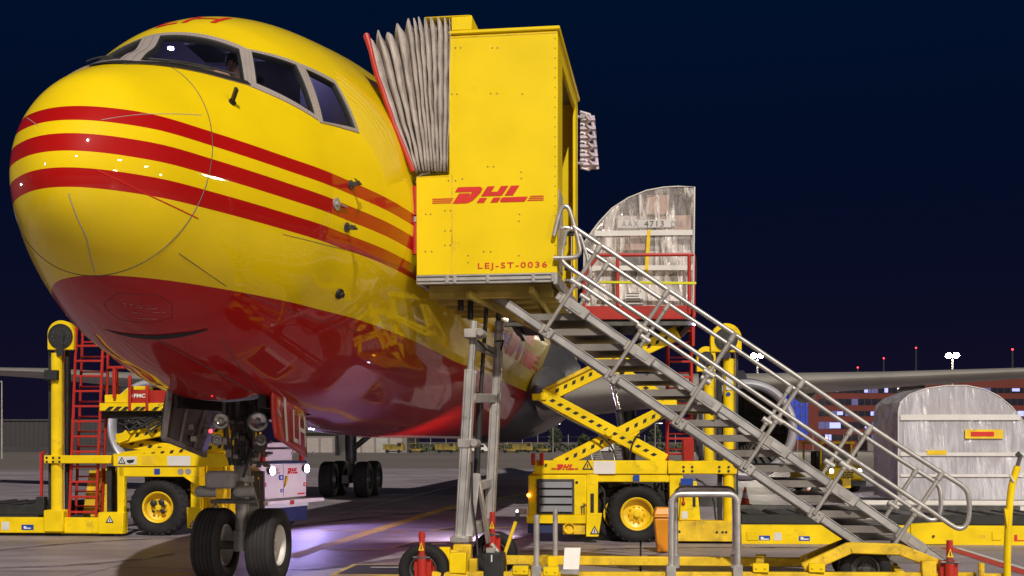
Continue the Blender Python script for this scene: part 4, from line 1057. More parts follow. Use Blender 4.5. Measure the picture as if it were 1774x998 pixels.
for px, py in ((902, 988), (1318, 984), (1415, 984), (955, 990)):
    p = ub(px, py, NC - .05); MB().box(p.x - .09, p.x + .09, p.y - .03, p.y + .06, p.z - .05, p.z + .05).cyl((p.x - .05, p.y - .045, p.z), (p.x - .05, p.y - .03, p.z), .014, 8).cyl((p.x + .05, p.y - .045, p.z), (p.x + .05, p.y - .03, p.z), .014, 8).build('bolted_plate', M_ylo, T, bevel=.006)
for px, py, c in ((958, 973, FC - .06), (1318, 970, FC - .06)):
    p = ub(px, py, c); MB().box(p.x - .07, p.x + .07, p.y - .03, p.y + .04, p.z - .10, p.z + .07).build('bolted_plate', M_ylo, T, bevel=.006)
def cap(px, py, c, lw, lh, m=M_ylo):
    p = ub(px, py, c); MB().box(p.x - lw, p.x + lw, p.y - .06, p.y + .06, p.z - lh, p.z + lh).build('beam_block', m, T, bevel=.01)
cap(794, 975, -.03, .10, .12); cap(770, 968, .4, .07, .14); cap(752, 975, .2, .05, .13); cap(1608, 985, -.05, .08, .09, M_yold)
# screw jacks
def jack(px, ytop, ybot, c, sc=1.0):
    a, b_ = ub(px, ytop, c), ub(px, ybot, c)
    a.x = b_.x
    j = MB().cyl(b_, a.lerp(b_, .45), .055 * sc, 14).build('screw_jack', M_rtube, T)
    MB().cyl(a.lerp(b_, .44), a, .036 * sc, 14).build('jack_tube', M_rtube, j)
    m = a.lerp(b_, .5); MB().sphere(m, .06 * sc, 10, (1, 1, .8)).cyl(m + V(-.10, -.02, 0), m + V(.1, -.02, 0), .014, 8).build('jack_nut', M_steel, j)
    MB().box(b_.x - .10 * sc, b_.x + .10 * sc, b_.y + .02, b_.y + .14, b_.z + .02, b_.z + .26).build('jack_bracket', M_rtube, j, bevel=.01)
    w0 = a.lerp(b_, .28) + V(0, -.038 * sc, 0)
    ws = MB().poly([w0 + V(-.035, 0, -.05), w0 + V(.035, 0, -.05), w0 + V(0, 0, .05)]).build('warning_triangle', M_yrim, j, smooth=False)
    MB().poly([w0 + V(-.008, -.003, -.035), w0 + V(.008, -.003, -.035), w0 + V(.004, -.003, .02), w0 + V(-.004, -.003, .02)]).build('warning_mark', M_kprint, ws, smooth=False)
jack(731, 921, 1010, -.16); jack(1645, 936, 1012, -.16); jack(853, 887, 965, FC + .1)
for px, py, c, r in ((735, 1010, .05, .30), (858, 938, FC + .25, .30), (1497, 1004, .25, .30), (1480, 985, FC - .2, .29)):
    p = ub(px, py, c); p.z = r
    wheel(T, 'jockey_wheel', p, (0, -1, 0), r, .20, M_rub, M_steel, .55, n=32, bolts=5)
p = ub(740, 985, .02); MB().box(p.x + .02, p.x + .14, p.y - .02, p.y + .10, p.z - .15, p.z + .10).build('buffer_block', M_rtube, T, bevel=.01)
# battery box, handles, posts, hoops, plate, tow bar
p, q = ub(838, 958, -.10), ub(872, 1020, -.10)
bt = MB().box(p.x, q.x, p.y - .02, p.y + .26, q.z, p.z).build('battery_box', M_black, T, bevel=.012)
MB().box(p.x + .09, p.x + .105, p.y - .03, p.y - .02, p.z - .10, p.z - .02).build('battery_label', M_wsign, bt)
MB().box(p.x + .02, p.x + .12, p.y + .05, p.y + .15, p.z, p.z + .05).build('battery_terminal', M_tube, bt)
hh = MB().cyl(ub(871, 970, .1), ub(894, 902, .1), .022, 10).build('pump_handle', M_yrim, T)
MB().cyl(ub(893.5, 903, .1), ub(898, 888, .1), .026, 10).build('handle_grip', M_black, hh)
MB().cyl(ub(872, 968, .08), ub(855, 946, .08), .020, 10).cyl(ub(862, 955, .08), ub(851, 942, .08), .026, 10).build('pump_handle', M_tube, T)
MB().cyl(ub(929.5, 1010, NC - .06), ub(929.5, 892, NC - .06), .034, 14).build('side_post', M_alud, T)
MB().cyl(ub(962, 980, FC), ub(962, 882, FC), .034, 14).build('side_post', M_alud, T)
def hoop(x0, x1, yt, yb, c):
    pts = [ub(x0, yb, c), ub(x0, yt + 16, c), ub(x0 + 3, yt + 6, c), ub(x0 + 9, yt + 1, c), ub(x0 + 20, yt, c), ub(x1 - 20, yt, c), ub(x1 - 9, yt + 1, c), ub(x1 - 3, yt + 6, c), ub(x1, yt + 16, c), ub(x1, yb, c)]
    return MB().tube(soft(pts, 1), .036, 14).build('side_hoop', M_tube, T)
hoop(1163, 1278, 856, 1012, NC - .06); hoop(1170, 1273, 846, 985, FC)
for px, c in ((1163, NC - .06), (1278, NC - .06), (1170, FC), (1273, FC), (929.5, NC - .06)):
    p = ub(px, 992 if c < 1 else 972, c); MB().box(p.x - .055, p.x + .055, p.y - .055, p.y + .055, p.z - .09, p.z + .09).build('post_socket', M_tube, T, bevel=.008)
a, b_, c_, d_ = ub(978, 949, NC - .08), ub(1006, 949, NC - .08), ub(1003, 987, NC - .14), ub(975, 987, NC - .14)
MB().prism([a, b_, c_, d_], (0, .02, 0)).build('document_plate', M_white, T, bevel=.004)
p = ub(988, 990, NC - .1); MB().box(p.x - .10, p.x + .10, p.y - .03, p.y + .04, p.z - .03, p.z + .02).build('plate_holder', M_tube, T)
p = ub(952, 990, NC - .056); MB().box(p.x - .045, p.x + .045, p.y - .004, p.y, p.z - .022, p.z + .022).build('type_plate', M_yold, T)
tb = [(1745, 1005), (1745, 960), (1747, 905), (1750, 862), (1754, 835), (1763, 808)]
tw = MB().tube(soft([ub(*p, -.25) for p in tb], 1), .040, 12).build('tow_bar', M_ylo, T, label='yellow tow bar folded upright with a dark hook')
MB().tube([ub(1761, 812, -.25), ub(1765, 800, -.25), ub(1768, 789, -.25), ub(1765, 786, -.25), ub(1761, 790, -.25)], .022, 10).build('hook', M_steel, tw)
MB().tube([ub(1757, 836, -.29), ub(1749, 822, -.29)], .012, 6).build('cloth_strip', M_wsign, tw)
MB().prism([ub(1740, 880, -.29), ub(1748, 884, -.29), ub(1745, 915, -.29)], (0, .05, 0)).build('latch_plate', M_ylo, tw)
p = ub(1740, 985, -.2); MB().box(p.x - .25, p.x + .03, p.y, p.y + .05, p.z - .1, p.z - .06).cyl(p + V(-.25, 0, -.1), p + V(-.25, 0, .06), .035, 10).build('tow_bracket', M_yold, tw)
bbeam((1640, 1005), (1748, 1008), NC - .1, .10, .08)

# litter bin standing behind the hoop
bp_ = G(1147, 957); bn = thing('litter_bin', 'orange plastic litter bin behind the grey hoop rail', 'litter bin', (bp_.x, bp_.y, 0))
k_ = bp_.y / FPX
M_bin2 = M_orange
def ringbox(w0, d0, z0, w1, d1, z1): return [V(-w0, -d0, z0), V(w0, -d0, z0), V(w0, d0, z0), V(-w0, d0, z0), V(-w1, -d1, z1), V(w1, -d1, z1), V(w1, d1, z1), V(-w1, d1, z1)]
BF = [(0, 3, 2, 1), (4, 5, 6, 7), (0, 1, 5, 4), (1, 2, 6, 5), (2, 3, 7, 6), (3, 0, 4, 7)]
MB().add(ringbox(.085, .08, .01, .135, .12, .56), BF).build('bin_body', M_bin2, bn, bevel=.02, seg=3)
MB().add(ringbox(.150, .14, .57, .150, .14, .61), BF).add(ringbox(.148, .13, .612, .10, .09, .735), BF).build('bin_hood', M_bin2, bn, bevel=.018, seg=3)

# ================================================================== container loaders
M_haz = pm('black_hazard_paint', (.012, .011, .010), .5, var=.3)
def hazard(parent, p, q, n, c, w=.070, h=.062, lean=.04):
    """dark slanted hazard marks from p to q on the plane just in front of local y = c"""
    p, q = Vector(p), Vector(q); d = (q - p).normalized(); s = V(-d.z, 0, d.x); mb = MB()
    for k in range(n):
        m = p.lerp(q, (k + .5) / n); m.y = c
        mb.poly([m - d * (w / 2 + lean / 2) - s * h / 2, m + d * (w / 2 - lean / 2) - s * h / 2, m + d * (w / 2 + lean / 2) + s * h / 2, m - d * (w / 2 - lean / 2) + s * h / 2])
    return mb.build('hazard_marking', M_haz, parent, smooth=False, kind='stuff')
def sarm(t, p, q, c, h=.24, w=.10, n=12, m=None, marks=True):
    p, q = Vector(p), Vector(q); p.y = q.y = c
    o = MB().beam(p, q, h, w, up=(0, 1, 0)).build('scissor_arm', m or M_ylo, t, bevel=.012)
    if marks: hazard(o, p.lerp(q, .06), q.lerp(p, .06), n, c - w / 2 - .003)
    return o
def chain_mast(t, fr, cx, ytop, ycut, xl, xr, cc, rr, c, cyl_x, cyl_top, cyl_bot, cyl_r):
    """yellow lift cylinder under a round topped chain wheel housing"""
    a, b_ = fr.on(xl, ycut, c), fr.on(xr, ycut, c); top = fr.on(cx, ytop, c); ce = fr.on(cx, cc, c)
    hw = (b_.x - a.x) / 2; mx = (a.x + b_.x) / 2; ri = (fr.on(cx, cc - rr, c).z - ce.z)
    outer = [V(mx - hw, c, a.z), V(mx + hw, c, a.z)] + [V(mx + hw * math.cos(k * math.pi / 16), c, top.z - hw + hw * math.sin(k * math.pi / 16)) for k in range(17)]
    h = MB().prism(outer, (0, .18, 0)).build('chain_wheel_housing', M_ylo, t, bevel=.008)
    wv = MB().lathe((mx, c - .006, ce.z), (0, -1, 0), [(0, .0), (.0, ri), (.012, ri), (.012, ri * .93), (.004, ri * .90), (.006, ri * .35), (.03, ri * .33), (.032, ri * .12), (.045, ri * .10), (.045, .001)], 32).build('chain_wheel', M_black, h)
    mb = MB()
    for k in range(12):
        t_ = k * math.pi / 6; mb.cyl((mx + ri * .62 * math.cos(t_), c - .018, ce.z + ri * .62 * math.sin(t_)), (mx + ri * .62 * math.cos(t_), c - .006, ce.z + ri * .62 * math.sin(t_)), ri * .06, 6)
    mb.build('bolt', M_steel, h, kind='stuff')
    MB().beam((mx, c - .03, ce.z + ri * .1), (mx, c - .03, a.z - .12), ri * .55, .03, up=(0, 1, 0)).build('fork', M_black, h, bevel=.006)
    p, q = fr.on(cyl_x, cyl_top, c + .09), fr.on(cyl_x, cyl_bot, c + .09); q.x = p.x
    cy = MB().cyl(p, q, cyl_r, 24).build('lift_cylinder', M_ylo, t)
    MB().cyl((p.x, c + .09, p.z), (p.x, c + .09, a.z - .01), cyl_r * .45, 16).build('ram', M_steel, cy)
    z0, z1 = q.z, a.z
    for dx in (-1.5, 1.5):
        MB().box(p.x + dx * cyl_r - .035, p.x + dx * cyl_r + .035, c + .14, c + .26, z0, z1 - .02).build('guide_rail', M_black, t, bevel=.004)
    MB().cyl((p.x + 1.25 * cyl_r, c + .10, z0), (p.x + 1.25 * cyl_r, c + .10, z1), .018, 8).build('hydraulic_pipe', M_chrome, t)
    return cy
def ladder(t, fr, xa0, ya, xa1, yb, xb0, yc, xb1, yd, c, n, m=M_rtube, dep=.30):
    a0, a1, b0, b1 = fr.on(xa0, ya, c), fr.on(xa1, yb, c), fr.on(xb0, yc, c), fr.on(xb1, yd, c)
    l_ = MB().cyl(a0, a1, .028, 10).cyl(b0, b1, .028, 10).cyl(a0 + V(0, dep, 0), a1 + V(0, dep, 0), .028, 10).cyl(b0 + V(0, dep, 0), b1 + V(0, dep, 0), .028, 10).build('ladder', m, t)
    for k in range(n):
        f = (k + .5) / n; z = a1.z + (a0.z - a1.z) * f
        if z > b0.z: 
            pb = b0 + (a0 - a1) * 0
            if z > b0.z + .3: continue
        pa = a1.lerp(a0, f); fb = min(1, max(0, (z - b1.z) / (b0.z - b1.z))); pb_ = b1.lerp(b0, fb); pb_.z = z
        MB().box(pa.x, pb_.x, c - .02, c + .04, z - .02, z + .02).box(pa.x, pb_.x, c + dep - .02, c + dep + .03, z + .08, z + .11).build('rung', m, l_, bevel=.005)
    return l_
def warn_tri(t, p, s, base=M_yrim):
    o = MB().poly([p + V(-s, 0, -s * .8), p + V(s, 0, -s * .8), p + V(0, 0, s)]).build('warning_triangle', base, t, smooth=False)
    MB().add([p + V(-s, -.002, -s * .8), p + V(s, -.002, -s * .8), p + V(0, -.002, s), p + V(-s * .62, -.002, -s * .58), p + V(s * .62, -.002, -s * .58), p + V(0, -.002, s * .62)], [(0, 1, 4, 3), (1, 2, 5, 4), (2, 0, 3, 5)]).poly([p + V(-s * .12, -.002, -s * .45), p + V(s * .12, -.002, -s * .45), p + V(s * .07, -.002, s * .25), p + V(-s * .07, -.002, s * .25)]).build('warning_mark', M_kprint, o, smooth=False)
    return o

# ---------------- loader on the right with its front platform raised
L = Frame(0.0, 20.62, -R(3.5))
T1 = thing('container_loader', 'yellow scissor lift loader with raised platform standing behind the grey steps', 'cargo loader', (0, 20.62, 0), -R(3.5))
q = lambda px, py, c=0.0: L.on(px, py, c)
def pbox(t, fr, x0, y0, x1, y1, c0, c1, name, m, bevel=.01, **k):
    a, b_ = fr.on(x0, y1, c0), fr.on(x1, y0, c0)
    return MB().box(a.x, b_.x, c0, c1, a.z, b_.z).build(name, m, t, bevel=bevel, **k)
tbm = pbox(T1, L, 925, 798, 1156, 821, 0, .14, 'top_beam', M_ylo)
pbox(T1, L, 1157, 799, 1277, 821, -.02, .14, 'top_beam', M_ylo)
pbox(T1, L, 925, 798, 1277, 821, 2.5, 2.64, 'top_beam', M_ylo)
mb = MB()
for px, py in ((946, 805), (1184, 809), (1184, 816), (1199, 809), (1199, 816), (1246, 809), (1246, 816), (1262, 809), (1262, 816), (1275, 809)):
    p = q(px, py); mb.cyl(p + V(0, -.035, 0), p + V(0, .01, 0), .022, 10)
mb.build('bolt', M_black, tbm, kind='stuff')
o_ = q(955, 814, -.004); express_logo('word_mark', M_rprint, tbm, o_, EX, EZ, q(1002, 814).x - o_.x, .10, thick=.004)
warn_tri(tbm, q(1018, 806, -.004), .10)
pbox(T1, L, 1028, 799, 1066, 821, -.012, -.001, 'notice_sheet', M_white, .002)
pbox(T1, L, 1097, 823, 1108, 834, -.012, -.001, 'blue_sign', M_bsign, .002)
pbox(T1, L, 1025, 822, 1160, 835, .03, .5, 'fender_plate', M_ylo)
M_slat = pm('grey_grille_slat', (.13, .125, .14), .45, metal=.3)
# engine housing with grille
hs_ = pbox(T1, L, 915, 823, 1016, 893, .0, 2.5, 'engine_housing', M_ylo, .02)
pbox(T1, L, 930, 830, 995, 891, -.03, -.001, 'grille_frame', M_steel, .01)
a, b_ = q(934, 888), q(991, 833)
MB().box(a.x, b_.x, -.034, -.031, a.z, b_.z).build('grille_opening', M_black, hs_)
for k in range(4):
    z = a.z + (b_.z - a.z) * (k + .5) / 4
    MB().prism([V(a.x, -.04, z - .045), V(a.x, -.075, z - .05), V(a.x, -.05, z + .055), V(a.x, -.035, z + .055)], (b_.x - a.x, 0, 0)).build('grille_slat', M_slat, hs_)
MB().lathe(q(999, 836, -.002), (0, -1, 0), [(0, .028), (.003, .026), (.003, .0)], 14).build('filler_cap', M_black, hs_)
MB().tube([q(1008, 876, -.01), q(1008, 890, -.01)], .012, 6).tube([q(1012, 872, -.01), q(1012, 890, -.01)], .012, 6).tube([q(1006, 879, -.012), q(1016, 874, -.012)], .010, 6).build('latch', M_steel, hs_)
pbox(T1, L, 912, 893, 1016, 907, -.03, 2.5, 'step_beam', M_ylo)
pbox(T1, L, 914, 908, 962, 924, .02, 2.4, 'rubber_skirt', M_navy)
MB().lathe(q(986, 915, -.01), (0, -1, 0), [(-.2, .10), (.02, .10), (.02, .085), (-.15, .08)], 20).build('tow_eye', M_ylo, T1)
pbox(T1, L, 975, 907, 1015, 926, .02, .3, 'lower_guard', M_yold)
pbox(T1, L, 1016, 822, 1036, 893, .0, .2, 'corner_column', M_ylo)
pbox(T1, L, 1023, 855, 1029, 893, -.02, .0, 'black_strap', M_black, .003)
p0, p1, p2, p3 = q(1015, 930, -.1), q(1037, 930, -.1), q(1043, 889, -.1), q(1016, 889, -.1)
sp = MB().prism([p0, p1, p2, p3], (0, .05, 0)).build('mud_guard', M_ylo, T1, bevel=.008)
warn_tri(sp, q(1030, 919, -.105), .085, M_wsign)
p = q(916, 858, -.03); MB().sphere(p, .035, 10).build('marker_lamp', M_amber, T1)
for xa in (924, 939):
    pbox(T1, L, xa - 4, 785, xa + 3, 806, -.08, .05, 'red_post', M_rtube)
wl_ = MB().box(-.08, .08, -.10, .0, -.05, .05).build('work_light', M_alu, T1, bevel=.01); wl_.location = q(905, 886, .4)
MB().sphere((-.085, -.04, 0), .028, 10).build('work_light_lens', M_bluelamp, wl_)
wheel(T1, 'tyre', q(1103, 890, .30) * 1.0, (0, -1, 0), .53, .42, M_rub, M_yrim, .57, n=48, bolts=10, lugs=26)
wheel(T1, 'tyre', q(1072, 890, .50), (0, -1, 0), .50, .30, M_rub, M_yrim, .57, n=32)
mb = MB()
for k in range(14):
    a = q(random.uniform(1036, 1070), random.uniform(836, 920), .6); mb.box(a.x, a.x + random.uniform(.1, .45), .5, .9, a.z, a.z + random.uniform(.03, .12))
for k in range(10):
    a = q(random.uniform(1140, 1168), random.uniform(838, 900), .5); mb.tube([a, a + V(random.uniform(-.1, .1), .05, .2), a + V(random.uniform(-.2, .2), .1, .4)], .02, 6)
mb.build('running_gear', M_steel, T1, kind='stuff')
pbox(T1, L, 960, 836, 1180, 905, 1.2, 1.3, 'chassis_plate', M_black)
for pts in (((940, 700), (985, 728), (1040, 752), (1062, 775), (1068, 800)), ((1090, 800), (1096, 760), (1120, 742), (1150, 722)), ((1166, 825), (1172, 850), (1168, 880), (1175, 900)), ((1205, 830), (1222, 838), (1236, 862), (1240, 900)), ((1036, 838), (1048, 850), (1046, 872), (1052, 890))):
    MB().tube(soft([q(px, py, .16) for px, py in pts]), .018, 6).build('hydraulic_hose', M_black, T1)
# operator column and lower frame
pbox(T1, L, 1160, 822, 1183, 900, .02, .25, 'rear_column', M_ylo)
MB().prism([q(1176, 902, -.05), q(1214, 902, -.05), q(1207, 834, -.05), q(1182, 834, -.05)], (0, .35, 0)).build('control_cabinet', M_ylo, T1, bevel=.012)
pbox(T1, L, 1179, 829, 1201, 841, -.09, -.052, 'control_panel', M_bsign, .006)
pbox(T1, L, 1200, 861, 1205, 878, -.058, -.051, 'gauge_plate', M_kprint, .002)
MB().cyl(q(1184, 856, -.06), q(1184, 868, -.06), .016, 8).sphere(q(1184, 872, -.06), .035, 10).build('red_lever', M_rtube, T1)
pbox(T1, L, 1181, 886, 1191, 899, -.056, -.051, 'worn_label', M_wsign, .002)
pbox(T1, L, 1168, 903, 1276, 938, -.10, .25, 'lower_frame', M_yold)
mb = MB()
for px, py in ((1177, 921), (1242, 922), (1252, 922), (1258, 922)):
    p = q(px, py, -.10); mb.cyl(p + V(0, -.012, 0), p, .022, 10)
mb.build('bolt', M_black, bpy.data.objects['lower_frame'], kind='stuff')
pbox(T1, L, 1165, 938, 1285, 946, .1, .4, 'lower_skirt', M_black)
# main platform frame running to the right
fb = pbox(T1, L, 1284, 912, 1860, 943, -.06, .10, 'platform_beam', M_ylo)
MB().prism([q(1578, 944, -.09), q(1578, 908, -.09), q(1640, 905, -.09), q(1652, 918, -.09), q(1652, 943, -.09)], (0, .16, 0)).build('lift_bracket', M_ylo, T1, bevel=.01)
p = q(1617, 929, -.095); MB().cyl(p, p + V(0, -.02, 0), .022, 12).build('pivot_bolt', M_black, T1)
for x0, y0, x1, y1, m in ((1315, 928, 1334, 936, M_bsign), (1384, 929, 1403, 937, M_bsign), (1341, 923, 1354, 936, M_wsign), (1696, 927, 1708, 932, M_yold)):
    pbox(fb, L, x0, y0, x1, y1, -.064, -.0605, 'sticker', m, 0)
for xx in (1318, 1387):
    p = q(xx, 935, -.0655); MB().poly([p, p + V(.14, 0, 0), p + V(.14, 0, .02), p + V(.05, 0, .02), p + V(.05, 0, .045), p + V(0, 0, .05)]).build('pictogram', M_wprint, fb, smooth=False)
for x0, x1 in ((1294, 1314), (1719, 1735)):
    pl = pbox(fb, L, x0, 921, x1, 936, -.075, -.0605, 'splice_plate', M_ylo, .004)
o_ = q(1757, 941, -.063); text('LEJ', 'fleet_number', M_rprint, fb, o_, EX, EZ, width=.42, height=.145, thick=.004, bold=.02)
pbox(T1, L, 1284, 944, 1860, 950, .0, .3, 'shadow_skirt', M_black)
pbox(T1, L, 1284, 912, 1860, 943, 2.5, 2.66, 'platform_beam', M_ylo)
dz = q(1300, 900, .2).z
MB().box(q(1284, 0).x, q(1860, 0).x, .12, 2.48, dz - .15, dz - .08).build('platform_floor', M_black, T1)
x0_, x1_ = q(1286, 880).x, q(1858, 880).x
for k in range(26):
    x = x0_ + (x1_ - x0_) * (k + .5) / 26
    MB().cyl((x, .22, dz), (x, 2.35, dz), .065, 14).build('roller', M_rub if k % 2 else M_steel, T1)
MB().box(x0_, x1_, .14, .20, dz - .08, dz + .10).build('roller_rail', M_black, T1, bevel=.01)
MB().box(x0_, x1_, 2.38, 2.45, dz - .08, dz + .14).build('roller_rail', M_steel, T1, bevel=.01)
for k in range(7):
    x = x0_ + .2 + k * .55
    MB().box(x, x + .34, .3, 2.2, dz + .055, dz + .075).build('deck_plate', M_steel, T1)
# lift masts
chain_mast(T1, L, 1258, 560, 610, 1231, 1285, 588, 20, .02, 1262, 622, 904, .095)
chain_mast(T1, L, 1223, 600, 644, 1207, 1240, 622, 13, 2.45, 1228, 650, 820, .10)
p = q(1262, 700, .0); MB().lathe((p.x, .015 - .0, q(1262, 683).z), (0, -1, 0), [(0, .04), (.003, .038), (.003, .001)], 16).build('round_sign', M_bsign, T1)
pbox(T1, L, 1258, 648, 1269, 676, .005, .02, 'label_strip', M_wsign, .002)
# scissors
def spt(px, py): return q(px, py, .25)
for c, sh in ((.25, 0), (2.1, 0)):
    m_ = M_ylo
    sarm(T1, spt(938, 684), spt(1152, 798), c, .245, .10, 14)
    sarm(T1, spt(962, 806), spt(1168, 704), c + .14, .23, .10, 12)
    if c < 1: sarm(T1, spt(944, 686), spt(1176, 574), c + .20, .26, .12, 14)
    sarm(T1, spt(1168, 704), spt(955, 566), c + .04, .22, .10, 13)
    MB().cyl(V(*spt(1055, 749)) + V(0, c - .38, 0), V(*spt(1055, 749)) + V(0, c - .25 + .3, 0), .07, 20).build('pivot_pin', M_ylo, T1)
for px, py in ((941, 686), (1167, 704)):
    p = spt(px, py); MB().cyl((p.x, .17, p.z), (p.x, 2.3, p.z), .07, 14).build('scissor_shaft', M_ylo, T1)
    MB().box(p.x - .20, p.x + .06, .16, .36, p.z - .08, p.z + .04).build('scissor_lug', M_ylo, T1, bevel=.012)
MB().beam((spt(944, 686).x, 1.2, spt(944, 674).z), (spt(1100, 610).x, 1.2, spt(1100, 598).z), 1.7, .08, up=(0, 0, 1)).build('scissor_cover', M_yold, T1, bevel=.02)
MB().cyl(q(1058, 655, .9), q(1074, 716, .9), .045, 14).build('ram', M_chrome, T1)
MB().cyl(q(1072, 710, .9), q(1086, 800, .9), .075, 16).build('ram_barrel', M_black, T1)
pbox(T1, L, 1078, 740, 1108, 756, .35, .55, 'scissor_bracket', M_ylo)
# raised platform
pz = q(1100, 546, .0).z; xa, xb = q(880, 546).x, q(1206, 546).x
MB().box(xa, xb, .05, 2.75, pz - .10, pz - .02).build('raised_platform', M_black, T1, bevel=.01)
for k in range(9):
    x = xa + .15 + (xb - xa - .3) * k / 8
    MB().box(x - .04, x + .04, .1, 2.7, pz - .22, pz - .105).build('platform_joist', M_black, T1)
pbox(T1, L, 1004, 529, 1194, 554, -.02, .05, 'red_side_rail', M_red)
MB().box(xb - .06, xb, .05, 2.75, pz - .16, pz + .10).build('red_side_rail', M_red, T1, bevel=.01)
pbox(T1, L, 870, 556, 1206, 566, .02, .10, 'platform_edge', M_steel)
GR = [(1035, 440), (1203, 441)]
MB().tube([q(1012, 492, -.02), q(1016, 470, -.02), q(1038, 442, -.02), q(1202, 441, -.02)], .03, 10).build('guard_rail', M_rtube, T1)
for px, y0, y1, c in ((1070, 442, 530, -.02), (1194, 442, 545, -.02), (1012, 490, 545, -.02), (1202, 441, 545, 2.5)):
    MB().cyl(q(px, y0, c), q(px, y1, c), .032, 10).build('guard_rail_post', M_rtube, T1)
MB().beam(q(1040, 489, -.04), q(1206, 491, -.04), .05, .045).build('yellow_guard_bar', pm('yellow_green_bar', (.62, .60, .01), .4), T1, bevel=.006)
MB().tube([q(1205, 443, 0), q(1207, 470, 0), q(1206, 488, 0)], .006, 6).build('safety_chain', M_black, T1)
pbox(T1, L, 1198, 555, 1204, 600, 1.5, 1.6, 'red_post', M_rtube)
ladder(T1, L, 1158, 560, 1156, 800, 1198, 575, 1198, 800, 1.6, 9, dep=.2)
pbox(T1, L, 1184, 762, 1202, 800, .9, 1.3, 'red_bracket', M_rtube)
p = q(1203, 561, -.05); MB().sphere(p, .03, 8).build('marker_lamp', M_bluelamp, T1)

# the wrapped pallet on the raised platform
def film(name, hi, lo, base, amp=.30):
    m = bpy.data.materials.new(name); m.use_nodes = True
    n, l = m.node_tree.nodes, m.node_tree.links
    b = n['Principled BSDF']; o_ = n['Material Output']; t = n.new('ShaderNodeTexCoord')
    def nz(rot, sc, scale, det, dist):
        mp = n.new('ShaderNodeMapping'); mp.inputs['Rotation'].default_value = (0, R(rot), 0); mp.inputs['Scale'].default_value = sc
        z = n.new('ShaderNodeTexNoise'); z.inputs['Scale'].default_value = scale; z.inputs['Detail'].default_value = det; z.inputs['Distortion'].default_value = dist
        l.new(t.outputs['Object'], mp.inputs[0]); l.new(mp.outputs[0], z.inputs['Vector']); return z.outputs['Fac']
    A1 = nz(-30, (5.0, 1, .8), 1.0, 3, .9); A2 = nz(25, (4.0, 1, .9), 1.5, 7, .8); A3 = nz(0, (.7, 1, .6), 1.0, 2, .3)
    ad = n.new('ShaderNodeMath'); ad.operation = 'MULTIPLY'; l.new(A1, ad.inputs[0]); l.new(A2, ad.inputs[1])
    a2 = n.new('ShaderNodeMath'); a2.operation = 'MULTIPLY_ADD'; a2.inputs[1].default_value = 1.6; l.new(ad.outputs[0], a2.inputs[0]); l.new(A3, a2.inputs[2])
    rp = n.new('ShaderNodeMapRange'); rp.inputs[1].default_value = .80; rp.inputs[2].default_value = 1.02; rp.inputs[3].default_value = hi; rp.inputs[4].default_value = lo; l.new(a2.outputs[0], rp.inputs[0])
    bp = n.new('ShaderNodeBump'); bp.inputs['Strength'].default_value = 1.0; bp.inputs['Distance'].default_value = amp; l.new(ad.outputs[0], bp.inputs['Height']); l.new(bp.outputs[0], b.inputs['Normal'])
    b.inputs['Base Color'].default_value = base; b.inputs['Roughness'].default_value = .14; b.inputs['Specular IOR Level'].default_value = .9
    tr = n.new('ShaderNodeBsdfTransparent'); tr.inputs[0].default_value = (.95, .92, .93, 1)
    mx = n.new('ShaderNodeMixShader'); l.new(rp.outputs[0], mx.inputs[0]); l.new(b.outputs[0], mx.inputs[1]); l.new(tr.outputs[0], mx.inputs[2]); l.new(mx.outputs[0], o_.inputs[0])
    return m
M_film = film('crinkled_plastic_film', .78, .04, (.84, .76, .74, 1))
M_film2 = film('milky_plastic_film', .35, .05, (.60, .57, .62, 1), .10)
M_strap = pm('white_strap', (.66, .62, .60), .4, var=.06)
CART = [pm('carton_' + nm, c_, .75, var=.12, scale=2) for nm, c_ in (('brown', (.28, .19, .13)), ('tan', (.42, .32, .24)), ('white', (.58, .54, .52)), ('dark', (.045, .04, .04)), ('rose', (.50, .34, .28)), ('grey', (.25, .22, .21)))]
def wrapped(fr, t, outl, c, depth, rows, cols, seed, mf=None):
    rnd = random.Random(seed)
    pts = [fr.on(px, py, c) for px, py in outl]
    zb = min(p.z for p in pts); zt = max(p.z for p in pts); xa = min(p.x for p in pts); xb = max(p.x for p in pts)
    for p in pts[-2:]: pass
    mb = MB(); n_ = len(pts)
    R_ = []
    for k in range(7): R_.append([p + V(rnd.uniform(-.02, .02) if 0 < k < 6 else 0, depth * k / 6, rnd.uniform(-.02, .02) if 0 < k < 6 else 0) for p in pts])
    mb.grid(R_); mb.poly([p for p in R_[0]]); mb.poly(R_[-1][::-1])
    mb.build('plastic_wrap', mf or M_film, t, smooth=True, angle=30)
    MB().tube([p + V(0, -.005, 0) for p in pts], .012, 6).build('contour_edge', M_strap, t)
    def inside(x, z):
        r = False
        for i in range(n_):
            a, b_ = pts[i], pts[(i + 1) % n_]
            if (a.z > z) != (b_.z > z) and x < (b_.x - a.x) * (z - a.z) / (b_.z - a.z) + a.x: r = not r
        return r
    z = zb + .03; i = 0
    while z < zt - .1:
        h = rnd.uniform(.22, .42); x = xa + .04
        while x < xb - .1:
            w_ = rnd.uniform(.22, .6)
            if x + w_ > xb - .04: w_ = xb - .05 - x
            if w_ > .08 and inside(x + .03, z + h) and inside(x + w_ - .03, z + h):
                for c0 in (c + .07, c + depth - .6):
                    MB().box(x + .006, x + w_ - .006, c0 + rnd.uniform(0, .08), c0 + .5, z, z + h - .008).build('carton', rnd.choice(CART), t, bevel=.008)
            x += w_
        z += h
    return pts
CT = thing('wrapped_pallet', 'clear film wrapped cargo pallet with curved side on the raised loader platform', 'cargo pallet', (0, 20.62, 0), -R(3.5))
